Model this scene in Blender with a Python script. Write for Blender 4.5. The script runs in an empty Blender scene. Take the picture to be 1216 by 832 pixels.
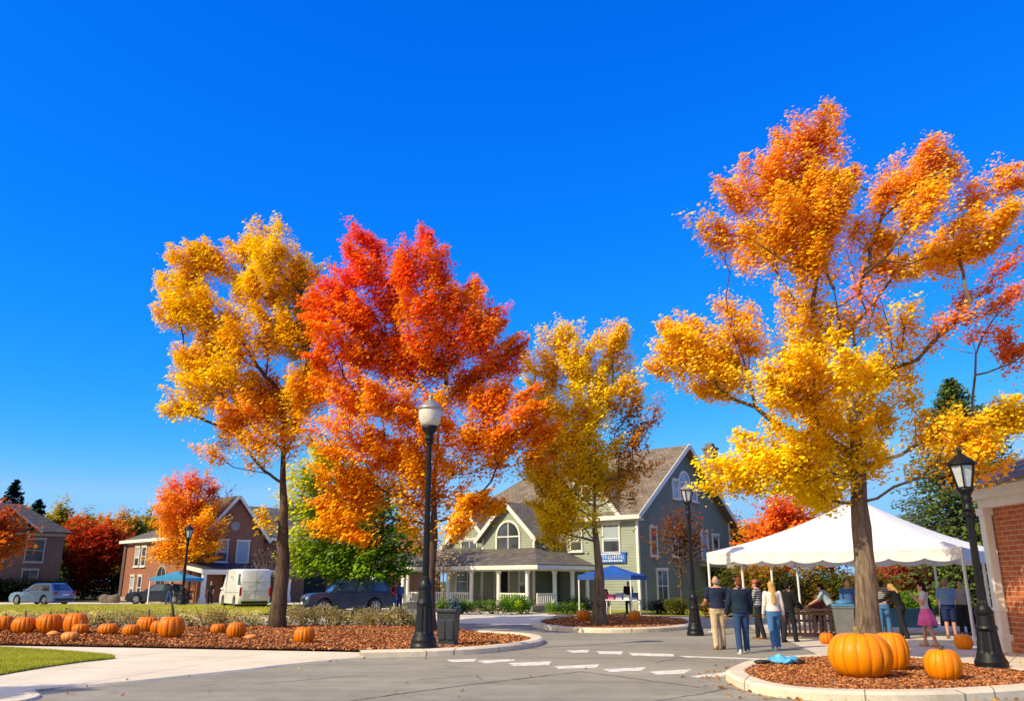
import bpy, bmesh, math, random
import numpy as np
from math import sin, cos, pi, radians, sqrt, atan2
from mathutils import Vector, Matrix, noise as mnoise
R = radians
random.seed(7)
scene = bpy.context.scene
COL = bpy.data.collections.new('place')
scene.collection.children.link(COL)

# ------------------------------------------------------------------ camera
FPX, PITCH, EYE = 960.0, R(15.93), 1.6
_c, _s = cos(PITCH), sin(PITCH)
cam_d = bpy.data.cameras.new('camera')
cam = bpy.data.objects.new('camera', cam_d)
COL.objects.link(cam)
cam.location = (0, 0, EYE)
cam.rotation_euler = (pi/2 + PITCH, 0, 0)
cam_d.sensor_width = 36.0
cam_d.lens = FPX/1216*36.0
cam_d.clip_start = 0.1
cam_d.clip_end = 6000
scene.camera = cam

def _ray(u, v):
    x = (u-608)/FPX; y = (416-v)/FPX
    return x, _c-y*_s, _s+y*_c
def G(u, v, z=0.0):
    """survey point of the photograph on the level z"""
    x, Y, Z = _ray(u, v); t = (z-EYE)/Z
    return (x*t, Y*t)
def P(u, v, Y):
    """survey point of the photograph at the distance Y"""
    x, d, Z = _ray(u, v); t = Y/d
    return Vector((x*t, Y, EYE+Z*t))

# ------------------------------------------------------------------ light
SUN_AZ, SUN_EL = R(36), R(38)
to_sun = Vector((-cos(SUN_AZ)*cos(SUN_EL), -sin(SUN_AZ)*cos(SUN_EL), sin(SUN_EL)))
sun_d = bpy.data.lights.new('sun', 'SUN')
sun_d.energy = 5.0
sun_d.angle = R(0.5)
sun_d.color = (1.0, 0.86, 0.58)
sun = bpy.data.objects.new('sun', sun_d)
COL.objects.link(sun)
sun.rotation_euler = to_sun.to_track_quat('Z', 'Y').to_euler()
sun.location = (-30, -20, 40)
world = bpy.data.worlds.new('World'); scene.world = world
world.use_nodes = True
wn = world.node_tree.nodes; wl = world.node_tree.links
for n in list(wn): wn.remove(n)
sky = wn.new('ShaderNodeTexSky'); sky.sky_type = 'NISHITA'; sky.sun_disc = False
sky.sun_elevation = SUN_EL
sky.sun_rotation = atan2(to_sun.x, to_sun.y)
sky.altitude = 200; sky.air_density = 1.0; sky.dust_density = 0.05; sky.ozone_density = 4.0
hs = wn.new('ShaderNodeHueSaturation'); hs.inputs['Saturation'].default_value = 1.15; hs.inputs['Value'].default_value = 1.8
hs.inputs['Hue'].default_value = 0.512
bg = wn.new('ShaderNodeBackground'); bg.inputs['Strength'].default_value = 0.13
wo = wn.new('ShaderNodeOutputWorld')
tn = wn.new('ShaderNodeMix'); tn.data_type = 'RGBA'; tn.blend_type = 'MULTIPLY'; tn.inputs[0].default_value = 1.0; tn.inputs[7].default_value = (0.40, 0.70, 1.08, 1)
wl.new(sky.outputs[0], hs.inputs['Color']); wl.new(hs.outputs[0], tn.inputs[6]); 
def vm(op, a, b):
    nd = wn.new('ShaderNodeVectorMath'); nd.operation = op; wl.new(a, nd.inputs[0]); nd.inputs[1].default_value = b; return nd.outputs[0]
# colour response of the clear autumn sky: red falls off fastest towards the zenith
_v = vm('MINIMUM', vm('MULTIPLY', tn.outputs[2], (.13,)*3), (.26, .75, 1.05))
_v = vm('MULTIPLY', vm('POWER', _v, (3.0, .87, .5)), (15.5/.13, .80/.13, 1.08/.13))
# bright pale sky added round the sun, out of view, to neutralise blue fill
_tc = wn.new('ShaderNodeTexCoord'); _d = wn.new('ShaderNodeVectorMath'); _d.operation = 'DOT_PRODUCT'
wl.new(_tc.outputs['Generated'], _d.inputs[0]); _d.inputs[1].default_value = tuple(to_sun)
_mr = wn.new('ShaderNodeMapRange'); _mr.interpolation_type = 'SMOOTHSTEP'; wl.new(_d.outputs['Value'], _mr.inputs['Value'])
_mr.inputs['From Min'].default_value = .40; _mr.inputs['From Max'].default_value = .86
_fill = wn.new('ShaderNodeMix'); _fill.data_type = 'RGBA'; wl.new(_mr.outputs['Result'], _fill.inputs[0]); wl.new(_v, _fill.inputs[6])
_fill.inputs[7].default_value = (1.15/.13, 1.08/.13, .98/.13, 1)
wl.new(_fill.outputs[2], bg.inputs['Color']); wl.new(bg.outputs[0], wo.inputs[0])
scene.view_settings.view_transform = 'Standard'
scene.view_settings.look = 'None'
scene.view_settings.exposure = 0
scene.view_settings.gamma = 1
scene.render.engine = 'CYCLES'
scene.cycles.max_bounces = 14
scene.cycles.diffuse_bounces = 12
scene.cycles.glossy_bounces = 3
scene.cycles.transmission_bounces = 10
scene.cycles.transparent_max_bounces = 6
scene.cycles.use_denoising = True

# ------------------------------------------------------------------ materials
def lin(h):
    if isinstance(h, (tuple, list)): return tuple(h)
    h = h.lstrip('#'); o = []
    for i in (0, 2, 4):
        c = int(h[i:i+2], 16)/255
        o.append(c/12.92 if c <= 0.04045 else ((c+0.055)/1.055)**2.4)
    return tuple(o)

class NT:
    def __init__(s, name):
        s.m = bpy.data.materials.new(name); s.m.use_nodes = True
        s.t = s.m.node_tree; s.n = s.t.nodes; s.l = s.t.links
        s.b = s.n['Principled BSDF']; s.out = s.n['Material Output']
    def new(s, typ, **kw):
        nd = s.n.new(typ)
        for k, v in kw.items():
            if hasattr(nd, k): setattr(nd, k, v)
            else: nd.inputs[k].default_value = v
        return nd
    def ln(s, a, b): s.l.new(a, b)
    def math(s, op, a, b=None, clamp=False):
        nd = s.n.new('ShaderNodeMath'); nd.operation = op; nd.use_clamp = clamp
        for i, v in enumerate((a, b)):
            if v is None: continue
            if isinstance(v, (int, float)): nd.inputs[i].default_value = v
            else: s.l.new(v, nd.inputs[i])
        return nd.outputs[0]
    def mix(s, fac, a, b, blend='MIX'):
        nd = s.n.new('ShaderNodeMix'); nd.data_type = 'RGBA'; nd.blend_type = blend
        for sock, v in ((nd.inputs[0], fac), (nd.inputs[6], a), (nd.inputs[7], b)):
            if isinstance(v, (int, float)): sock.default_value = v
            elif isinstance(v, tuple): sock.default_value = (*v, 1) if len(v) == 3 else v
            else: s.l.new(v, sock)
        return nd.outputs[2]
    def obj(s): return s.new('ShaderNodeTexCoord').outputs['Object']
    def noise(s, scale, detail=4, rough=0.55, vec=None, dist=0.0):
        nd = s.new('ShaderNodeTexNoise'); nd.inputs['Scale'].default_value = scale
        nd.inputs['Detail'].default_value = detail; nd.inputs['Roughness'].default_value = rough
        nd.inputs['Distortion'].default_value = dist
        s.ln(vec if vec is not None else s.obj(), nd.inputs['Vector']); return nd.outputs['Fac']
    def ramp(s, fac, stops):
        nd = s.new('ShaderNodeValToRGB'); e = nd.color_ramp.elements
        while len(e) < len(stops): e.new(0.5)
        for el, (p, c) in zip(e, stops):
            el.position = p; el.color = (*c, 1) if len(c) == 3 else c
        s.ln(fac, nd.inputs[0]); return nd.outputs[0]
    def bump(s, h, strength=0.3, dist=0.02):
        nd = s.new('ShaderNodeBump'); nd.inputs['Strength'].default_value = strength
        nd.inputs['Distance'].default_value = dist
        s.ln(h, nd.inputs['Height']); s.ln(nd.outputs[0], s.b.inputs['Normal'])
    def wallvec(s):
        """x or y along the wall, z up, chosen by the wall's own normal"""
        tc = s.new('ShaderNodeTexCoord')
        a = s.new('ShaderNodeSeparateXYZ'); s.ln(tc.outputs['Object'], a.inputs[0])
        b = s.new('ShaderNodeSeparateXYZ'); s.ln(tc.outputs['Normal'], b.inputs[0])
        f = s.math('GREATER_THAN', s.math('ABSOLUTE', b.outputs[0]), s.math('ABSOLUTE', b.outputs[1]))
        u = s.math('ADD', s.math('MULTIPLY', a.outputs[1], f), s.math('MULTIPLY', a.outputs[0], s.math('SUBTRACT', 1.0, f)))
        cb = s.new('ShaderNodeCombineXYZ'); s.ln(u, cb.inputs[0]); s.ln(a.outputs[2], cb.inputs[1])
        return cb.outputs[0], u, a.outputs[2]

_mc = {}
def plain(name, col, rough=0.6, var=0.25, scale=6.0, bump=0.15, metal=0.0, spec=0.5, coat=0.0, fine=60.0):
    if name in _mc: return _mc[name]
    c = lin(col); t = NT(name)
    n1 = t.noise(scale, 5); n2 = t.noise(fine, 3)
    f = t.math('ADD', t.math('MULTIPLY', n1, 0.7), t.math('MULTIPLY', n2, 0.3))
    lo = tuple(x*(1-var) for x in c); hi = tuple(min(1, x*(1+var)) for x in c)
    t.ln(t.ramp(f, [(0.3, lo), (0.7, hi)]), t.b.inputs['Base Color'])
    rr = t.math('ADD', t.math('MULTIPLY', n1, 0.25), rough-0.12)
    t.ln(rr, t.b.inputs['Roughness'])
    t.b.inputs['Metallic'].default_value = metal
    t.b.inputs['Specular IOR Level'].default_value = spec
    t.b.inputs['Coat Weight'].default_value = coat
    t.b.inputs['Coat Roughness'].default_value = 0.06
    if bump: t.bump(f, bump, 0.01)
    _mc[name] = t.m; return t.m

def leaf_mat(name, trans=0.4, rough=0.55):
    t = NT(name); t.n.remove(t.b)
    at = t.new('ShaderNodeAttribute'); at.attribute_name = 'Col'
    d = t.new('ShaderNodeBsdfDiffuse'); tr = t.new('ShaderNodeBsdfTranslucent'); g = t.new('ShaderNodeBsdfGlossy')
    g.inputs['Roughness'].default_value = rough; g.inputs['Color'].default_value = (1, 1, 1, 1)
    t.ln(at.outputs['Color'], d.inputs[0]); t.ln(at.outputs['Color'], tr.inputs[0])
    m = t.new('ShaderNodeMixShader'); m.inputs[0].default_value = trans
    t.ln(d.outputs[0], m.inputs[1]); t.ln(tr.outputs[0], m.inputs[2])
    m2 = t.new('ShaderNodeMixShader'); m2.inputs[0].default_value = 0.008
    t.ln(m.outputs[0], m2.inputs[1]); t.ln(g.outputs[0], m2.inputs[2])
    t.ln(m2.outputs[0], t.out.inputs[0]); return t.m

def attr_mat(name, rough=0.85):
    t = NT(name)
    at = t.new('ShaderNodeAttribute'); at.attribute_name = 'Col'
    t.ln(at.outputs['Color'], t.b.inputs['Base Color']); t.b.inputs['Roughness'].default_value = rough
    t.b.inputs['Specular IOR Level'].default_value = 0.03
    return t.m

def brick_mat(name, c1, c2, mortar, sc=1.0, row=.08, mt=.008):
    t = NT(name); v, u, z = t.wallvec()
    br = t.new('ShaderNodeTexBrick'); t.ln(v, br.inputs['Vector'])
    br.inputs['Scale'].default_value = sc
    br.inputs['Brick Width'].default_value = row*2.9; br.inputs['Row Height'].default_value = row
    br.inputs['Mortar Size'].default_value = mt; br.inputs['Bias'].default_value = -0.1
    br.inputs['Color1'].default_value = (*lin(c1), 1); br.inputs['Color2'].default_value = (*lin(c2), 1)
    br.inputs['Mortar'].default_value = (*lin(mortar), 1)
    n = t.noise(3.0, 5); n2 = t.noise(40, 3)
    c = t.mix(0.5, br.outputs['Color'], t.ramp(n, [(0.3, (0.55, 0.55, 0.55)), (0.7, (1.0, 1.0, 1.0))]), 'MULTIPLY')
    t.ln(c, t.b.inputs['Base Color']); t.b.inputs['Roughness'].default_value = 0.85
    h = t.math('ADD', t.math('MULTIPLY', br.outputs['Fac'], -1.0), t.math('MULTIPLY', n2, 0.4))
    t.bump(h, 0.5, 0.012); return t.m

def siding_mat(name, col, pitch=0.15):
    t = NT(name); v, u, z = t.wallvec(); c = lin(col)
    fr = t.math('FRACT', t.math('MULTIPLY', z, 1/pitch))
    n = t.noise(1.2, 5); n2 = t.noise(25, 3)
    dark = t.ramp(fr, [(0.0, (0.35, 0.35, 0.35)), (0.12, (0.9, 0.9, 0.9)), (0.9, (1, 1, 1)), (1.0, (0.55, 0.55, 0.55))])
    f = t.math('ADD', t.math('MULTIPLY', n, 0.6), t.math('MULTIPLY', n2, 0.4))
    base = t.ramp(f, [(0.3, tuple(x*0.8 for x in c)), (0.7, tuple(x*1.15 for x in c))])
    t.ln(t.mix(0.8, base, dark, 'MULTIPLY'), t.b.inputs['Base Color'])
    t.b.inputs['Roughness'].default_value = 0.65
    t.bump(t.math('SUBTRACT', 1.0, fr), 0.6, 0.02); return t.m

def shingle_mat(name, col, pitch=0.14):
    t = NT(name); c = lin(col); v, u, z = t.wallvec()
    br = t.new('ShaderNodeTexBrick'); t.ln(v, br.inputs['Vector'])
    br.inputs['Scale'].default_value = 1.0; br.inputs['Brick Width'].default_value = 0.34; br.inputs['Row Height'].default_value = pitch
    br.inputs['Mortar Size'].default_value = 0.012
    br.inputs['Color1'].default_value = (*[x*0.75 for x in c], 1); br.inputs['Color2'].default_value = (*[min(1, x*1.3) for x in c], 1)
    br.inputs['Mortar'].default_value = (*[x*0.4 for x in c], 1)
    n = t.noise(0.9, 5, 0.6)
    t.ln(t.mix(0.55, br.outputs['Color'], t.ramp(n, [(0.3, (0.5, 0.5, 0.5)), (0.7, (1, 1, 1))]), 'MULTIPLY'), t.b.inputs['Base Color'])
    t.b.inputs['Roughness'].default_value = 0.9
    t.bump(t.math('MULTIPLY', br.outputs['Fac'], -1.0), 0.5, 0.02); return t.m

def glass_pane(name, col, rough=0.06):
    t = NT(name); c = lin(col)
    n = t.noise(0.8, 3)
    t.ln(t.ramp(n, [(0.35, tuple(x*0.5 for x in c)), (0.65, tuple(min(1, x*1.5) for x in c))]), t.b.inputs['Base Color'])
    t.b.inputs['Roughness'].default_value = rough; t.b.inputs['Specular IOR Level'].default_value = 0.8
    return t.m

# ---- ground materials
def asphalt_mat():
    t = NT('asphalt'); o = t.obj()
    n1 = t.noise(0.35, 5, 0.6); n2 = t.noise(45, 4, 0.7); n3 = t.noise(2.5, 4)
    f = t.math('ADD', t.math('MULTIPLY', n1, 0.45), t.math('ADD', t.math('MULTIPLY', n2, 0.3), t.math('MULTIPLY', n3, 0.25)))
    base = t.ramp(f, [(0.33, (0.215, 0.202, 0.165)), (0.52, (0.315, 0.295, 0.24)), (0.7, (0.39, 0.365, 0.295))])
    vo = t.new('ShaderNodeTexVoronoi'); vo.feature = 'DISTANCE_TO_EDGE'; vo.inputs['Scale'].default_value = 0.16
    nz = t.new('ShaderNodeTexNoise'); nz.inputs['Scale'].default_value = 0.9; nz.inputs['Detail'].default_value = 5; t.ln(o, nz.inputs['Vector'])
    mx = t.new('ShaderNodeVectorMath'); mx.operation = 'MULTIPLY_ADD'; t.ln(nz.outputs['Color'], mx.inputs[0]); mx.inputs[1].default_value = (1.6, 1.6, 0); t.ln(o, mx.inputs[2])
    t.ln(mx.outputs[0], vo.inputs['Vector'])
    crack = t.ramp(vo.outputs['Distance'], [(0.0, (1, 1, 1)), (0.006, (0.7, 0.7, 0.7)), (0.010, (0, 0, 0))])
    gate = t.ramp(t.noise(0.22, 2), [(0.46, (0, 0, 0)), (0.52, (1, 1, 1))])
    ck = t.mix(1.0, crack, gate, 'MULTIPLY')
    sp = t.ramp(t.noise(90, 3, 0.75), [(0.36, (0.55, 0.55, 0.55)), (0.5, (0.95, 0.95, 0.95)), (0.66, (1.35, 1.33, 1.3))])
    base = t.mix(0.85, base, sp, 'MULTIPLY')
    mp2 = t.new('ShaderNodeMapping'); mp2.inputs['Scale'].default_value = (.09, .9, 1); mp2.inputs['Rotation'].default_value = (0, 0, R(-9)); t.ln(o, mp2.inputs['Vector'])
    wear = t.ramp(t.noise(1.0, 4, .6, mp2.outputs[0]), [(0.36, (0.78, 0.78, 0.79)), (0.6, (1.1, 1.09, 1.07))])
    base = t.mix(0.8, base, wear, 'MULTIPLY')
    st = t.ramp(t.noise(1.1, 5, .7), [(0.60, (1, 1, 1)), (0.68, (0.72, 0.71, 0.70)), (0.74, (0.6, 0.59, 0.58))])
    base = t.mix(0.7, base, st, 'MULTIPLY')
    t.ln(base, t.b.inputs['Base Color'])
    t.b.inputs['Roughness'].default_value = 0.88; t.b.inputs['Specular IOR Level'].default_value = 0.3
    t.bump(n2, 0.35, 0.008); return t.m

def concrete_mat(name, col, joint=1.6, rot=0.0, stain=0.25):
    t = NT(name); c = lin(col); o = t.obj()
    mp = t.new('ShaderNodeMapping'); mp.inputs['Rotation'].default_value = (0, 0, rot); t.ln(o, mp.inputs['Vector'])
    sp = t.new('ShaderNodeSeparateXYZ'); t.ln(mp.outputs[0], sp.inputs[0])
    js = []
    for ax in (0, 1):
        fr = t.math('FRACT', t.math('MULTIPLY', sp.outputs[ax], 1/joint))
        js.append(t.math('LESS_THAN', fr, 0.022/joint))
    jn = t.math('MAXIMUM', *js) if joint < 50 else None
    n1 = t.noise(0.7, 5, 0.65); n2 = t.noise(30, 4, 0.7)
    f = t.math('ADD', t.math('MULTIPLY', n1, 0.6), t.math('MULTIPLY', n2, 0.4))
    base = t.ramp(f, [(0.3, tuple(x*(1-stain) for x in c)), (0.7, tuple(min(1, x*(1+stain*0.6)) for x in c))])
    if jn is not None: base = t.mix(jn, base, tuple(x*0.35 for x in c))
    t.ln(base, t.b.inputs['Base Color']); t.b.inputs['Roughness'].default_value = 0.85
    t.bump(n2, 0.25, 0.006); return t.m

def ground_mat(name, stops, scale=0.5):
    t = NT(name)
    n1 = t.noise(scale, 6, 0.65); n2 = t.noise(scale*40, 4, 0.7); n3 = t.noise(scale*260, 2, 0.6)
    f = t.math('ADD', t.math('MULTIPLY', n1, 0.5), t.math('ADD', t.math('MULTIPLY', n2, 0.3), t.math('MULTIPLY', n3, 0.2)))
    t.ln(t.ramp(f, stops), t.b.inputs['Base Color']); t.b.inputs['Roughness'].default_value = 0.95
    t.b.inputs['Specular IOR Level'].default_value = 0.15
    t.bump(t.math('ADD', n2, n3), 0.6, 0.04); return t.m

def bark_mat(name, dark, light):
    t = NT(name); o = t.obj()
    mp = t.new('ShaderNodeMapping'); mp.inputs['Scale'].default_value = (9, 9, 1.3); t.ln(o, mp.inputs['Vector'])
    n = t.noise(1.6, 6, 0.7, mp.outputs[0], 0.6); n2 = t.noise(2.0, 3)
    f = t.math('ADD', t.math('MULTIPLY', n, 0.75), t.math('MULTIPLY', n2, 0.25))
    t.ln(t.ramp(f, [(0.35, lin(dark)), (0.62, lin(light))]), t.b.inputs['Base Color'])
    t.b.inputs['Roughness'].default_value = 0.95; t.b.inputs['Specular IOR Level'].default_value = 0.2
    t.bump(n, 1.0, 0.05); return t.m

M = {}
M['asphalt'] = asphalt_mat()
M['concrete'] = concrete_mat('pale_concrete', (0.74, 0.65, 0.50), 2.4, R(12))
M['plaza'] = concrete_mat('plaza_concrete', (0.66, 0.58, 0.46), 1.8, R(35))
M['curb'] = concrete_mat('kerb_concrete', (0.72, 0.63, 0.48), 1.7, R(22), .35)
M['grass'] = ground_mat('lawn', [(0.3, (0.10, 0.14, 0.014)), (0.5, (0.22, 0.25, 0.025)), (0.7, (0.34, 0.32, 0.05))])
M['farlawn'] = ground_mat('far_lawn', [(0.3, (0.20, 0.21, 0.02)), (0.5, (0.36, 0.35, 0.04)), (0.7, (0.48, 0.43, 0.07))])
M['dirt'] = ground_mat('dull_ground', [(0.3, (0.03, 0.045, 0.012)), (0.5, (0.075, 0.085, 0.025)), (0.7, (0.13, 0.12, 0.05))], 0.3)
M['mulch'] = ground_mat('bark_mulch', [(0.3, (0.07, 0.024, 0.011)), (0.5, (0.18, 0.062, 0.027)), (0.7, (0.32, 0.12, 0.055))], 2.0)
M['chips'] = attr_mat('mulch_chips', 0.9)
M['blades'] = leaf_mat('grass_blades', 0.3)
M['leaf'] = leaf_mat('autumn_leaves', 0.38)
M['needle'] = leaf_mat('needles', 0.12)
M['bark'] = bark_mat('brown_bark', (0.035, 0.022, 0.015), (0.17, 0.115, 0.08))
M['bark_grey'] = bark_mat('grey_bark', (0.07, 0.048, 0.033), (0.30, 0.22, 0.155))
def worn_paint():
    t = NT('road_paint'); n = t.noise(5, 6, .75); n2 = t.noise(60, 4, .75)
    f = t.math('ADD', t.math('MULTIPLY', n, .5), t.math('MULTIPLY', n2, .5))
    t.ln(t.ramp(f, [(.38, (.33, .31, .26)), (.47, (.58, .56, .50)), (.56, (.84, .83, .78))]), t.b.inputs['Base Color']); t.b.inputs['Roughness'].default_value = .85
    return t.m
M['paint_line'] = worn_paint()
M['iron'] = plain('black_iron', (0.008, 0.0085, 0.011), 0.42, 0.3, 4, 0.1, 0.0, 0.3)
M['white_trim'] = plain('white_trim', (0.74, 0.71, 0.64), 0.5, 0.12, 2, 0.05)
M['white_post'] = plain('white_post', (0.78, 0.77, 0.74), 0.4, 0.08, 2, 0.03)
M['pane'] = glass_pane('dark_pane', (0.05, 0.06, 0.075))
M['pane_blue'] = glass_pane('sky_pane', (0.16, 0.24, 0.34))
M['blind'] = plain('window_blind', (0.33, 0.40, 0.45), 0.5, 0.1, 3, 0.03)
M['tyre'] = plain('tyre_rubber', (0.012, 0.012, 0.013), 0.8, 0.3, 9, 0.1)
M['rim'] = plain('alloy_rim', (0.5, 0.51, 0.53), 0.3, 0.1, 5, 0.0, 0.9)
M['carglass'] = glass_pane('car_glass', (0.05, 0.085, 0.13), 0.03)  # bluish base colour stands in for the reflected sky
M['redlamp'] = plain('red_lamp', (0.35, 0.01, 0.01), 0.2, 0.1, 5, 0)
M['headlamp'] = plain('clear_lamp', (0.75, 0.78, 0.8), 0.15, 0.1, 9, 0, 0.3)
M['black_plastic'] = plain('black_plastic', (0.02, 0.02, 0.022), 0.5, 0.2, 9, 0.05)
M['skin'] = plain('skin', (0.52, 0.27, 0.17), 0.5, 0.1, 8, 0.05)
M['eye'] = plain('eye_dark', (0.02, 0.015, 0.012), 0.3, 0.1, 9, 0)

# ------------------------------------------------------------------ mesh helper
class MB:
    def __init__(s): s.v = []; s.f = []
    def add(s, verts, faces, M4=None):
        o = len(s.v)
        if M4 is not None: verts = [M4 @ Vector(p) for p in verts]
        s.v += [tuple(p) for p in verts]; s.f += [tuple(i+o for i in f) for f in faces]; return s
    def box(s, c, d, M4=None):
        x, y, z = c; a, b, h = d[0]/2, d[1]/2, d[2]/2
        vs = [(x-a, y-b, z-h), (x+a, y-b, z-h), (x+a, y+b, z-h), (x-a, y+b, z-h), (x-a, y-b, z+h), (x+a, y-b, z+h), (x+a, y+b, z+h), (x-a, y+b, z+h)]
        return s.add(vs, [(3, 2, 1, 0), (4, 5, 6, 7), (0, 1, 5, 4), (1, 2, 6, 5), (2, 3, 7, 6), (3, 0, 4, 7)], M4)
    def bar(s, a, b, w, h=None, up=(0, 0, 1)):
        a = Vector(a); b = Vector(b); d = b-a; L = d.length; h = h or w
        x = d.normalized(); y = Vector(up).cross(x)
        if y.length < 1e-4: y = Vector((0, 1, 0)).cross(x)
        y.normalize(); z = x.cross(y)
        m = Matrix(((x.x, y.x, z.x, a.x), (x.y, y.y, z.y, a.y), (x.z, y.z, z.z, a.z), (0, 0, 0, 1)))
        return s.box((L/2, 0, 0), (L, w, h), m)
    def prism(s, poly, z0, z1, M4=None):
        n = len(poly)
        vs = [(p[0], p[1], z0) for p in poly]+[(p[0], p[1], z1) for p in poly]
        fs = [tuple(range(n-1, -1, -1)), tuple(range(n, 2*n))]+[(i, (i+1) % n, n+(i+1) % n, n+i) for i in range(n)]
        return s.add(vs, fs, M4)
    def poly(s, pts): return s.add(pts, [tuple(range(len(pts)))])
    def slab(s, pts, th):
        """a flat polygon given thickness along its normal, downwards"""
        pts = [Vector(p) for p in pts]; n = (pts[1]-pts[0]).cross(pts[2]-pts[1]).normalized()
        if n.z < 0: pts.reverse(); n = -n
        k = len(pts); vs = pts+[p-n*th for p in pts]
        fs = [tuple(range(k)), tuple(range(2*k-1, k-1, -1))]+[(i, k+i, k+(i+1) % k, (i+1) % k) for i in range(k)]
        return s.add(vs, fs)
    def lathe(s, prof, n=24, M4=None, flute=None, sq=None):
        vs = []; fs = []
        for (r, z) in prof:
            for i in range(n):
                a = 2*pi*i/n; rr = r
                if flute and flute[2] <= z <= flute[3]: rr = r*(1-flute[1]*(0.5+0.5*cos(flute[0]*a)))
                vs.append((rr*cos(a), rr*sin(a), z))
        for k in range(len(prof)-1):
            for i in range(n):
                j = (i+1) % n; fs.append((k*n+i, k*n+j, (k+1)*n+j, (k+1)*n+i))
        fs.append(tuple(range(n-1, -1, -1))); b = (len(prof)-1)*n; fs.append(tuple(range(b, b+n)))
        return s.add(vs, fs, M4)
    def loft(s, rings):
        n = len(rings[0]); vs = [p for r in rings for p in r]; fs = []
        for k in range(len(rings)-1):
            for i in range(n):
                j = (i+1) % n; fs.append((k*n+i, k*n+j, (k+1)*n+j, (k+1)*n+i))
        fs.append(tuple(range(n-1, -1, -1))); b = (len(rings)-1)*n; fs.append(tuple(range(b, b+n)))
        return s.add(vs, fs)
    def tube(s, pts, rad, n=8, e=None):
        pts = [Vector(p) for p in pts]; rings = []; ref = None
        if isinstance(rad, (int, float)): rad = [rad]*len(pts)
        for i, p in enumerate(pts):
            d = (pts[min(i+1, len(pts)-1)]-pts[max(i-1, 0)])
            d = d.normalized() if d.length > 1e-9 else Vector((0, 0, 1))
            if ref is None: ref = Vector((1, 0, 0)) if abs(d.x) < 0.9 else Vector((0, 1, 0))
            x = (ref-d*ref.dot(d)).normalized(); y = d.cross(x); ref = x
            r = rad[i]; rx, ry = (r, r) if isinstance(r, (int, float)) else r
            rings.append([p+x*(rx*cos(2*pi*k/n))+y*(ry*sin(2*pi*k/n)) for k in range(n)])
        return s.loft(rings)
    def capsule(s, a, b, ra, rb, n=12):
        a = Vector(a); b = Vector(b); d = (b-a)
        L = d.length; d = d.normalized() if L > 1e-6 else Vector((0, 0, 1))
        pts = []; rs = []
        for k in (80, 55, 28): pts.append(a-d*ra*sin(R(k))); rs.append(ra*cos(R(k)))
        pts += [a, a.lerp(b, .5), b]; rs += [ra, (ra+rb)/2, rb]
        for k in (28, 55, 80): pts.append(b+d*rb*sin(R(k))); rs.append(rb*cos(R(k)))
        return s.tube(pts, rs, n)
    def ell(s, c, r, n=14, m=9, M4=None):
        prof = [(max(1e-3, cos(a)), sin(a)) for a in [(-pi/2+pi*i/m) for i in range(m+1)]]
        vs = []; fs = []
        for (pr, pz) in prof:
            for i in range(n):
                a = 2*pi*i/n; vs.append((c[0]+r[0]*pr*cos(a), c[1]+r[1]*pr*sin(a), c[2]+r[2]*pz))
        for k in range(m):
            for i in range(n):
                j = (i+1) % n; fs.append((k*n+i, k*n+j, (k+1)*n+j, (k+1)*n+i))
        fs.append(tuple(range(n-1, -1, -1))); fs.append(tuple(range(m*n, m*n+n)))
        return s.add(vs, fs, M4)
    def mesh(s, name, smooth=False):
        me = bpy.data.meshes.new(name); me.from_pydata(s.v, [], s.f); me.validate(); me.update()
        if smooth: me.polygons.foreach_set('use_smooth', [True]*len(me.polygons))
        return me
    def build(s, name, mat, parent=None, smooth=False, loc=None, rz=0.0, bevel=0.0, fix=False):
        me = s.mesh(name, smooth); me.materials.append(mat)
        if fix:
            bm = bmesh.new(); bm.from_mesh(me); bmesh.ops.recalc_face_normals(bm, faces=bm.faces); bm.to_mesh(me); bm.free()
        o = bpy.data.objects.new(name, me); COL.objects.link(o)
        if parent: o.parent = parent
        if loc: o.location = loc
        o.rotation_euler.z = rz
        if bevel:
            md = o.modifiers.new('bevel', 'BEVEL'); md.width = bevel; md.segments = 2; md.limit_method = 'ANGLE'; md.angle_limit = R(35)
        return o

def tag(o, label=None, cat=None, group=None, kind=None):
    if label: o['label'] = label
    if cat: o['category'] = cat
    if group: o['group'] = group
    if kind: o['kind'] = kind
    return o
def thing(name, label, cat, loc=(0, 0, 0), rz=0.0, group=None):
    o = bpy.data.objects.new(name, None); COL.objects.link(o); o.empty_display_size = 0.3
    o.location = loc if len(loc) == 3 else (loc[0], loc[1], 0); o.rotation_euler.z = rz
    return tag(o, label, cat, group)
def struct(o): o['kind'] = 'structure'; return o
def dup(root, loc=None, rz=None, label=None, scale=None):
    r = root.copy(); COL.objects.link(r)
    if loc is not None: r.location = loc
    if rz is not None: r.rotation_euler.z = rz
    if label: r['label'] = label
    if scale: r.scale = (scale,)*3 if isinstance(scale, (int, float)) else scale
    for ch in list(root.children):
        c = ch.copy(); COL.objects.link(c); c.parent = r
        for g in list(ch.children):
            d = g.copy(); COL.objects.link(d); d.parent = c
    return r

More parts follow.
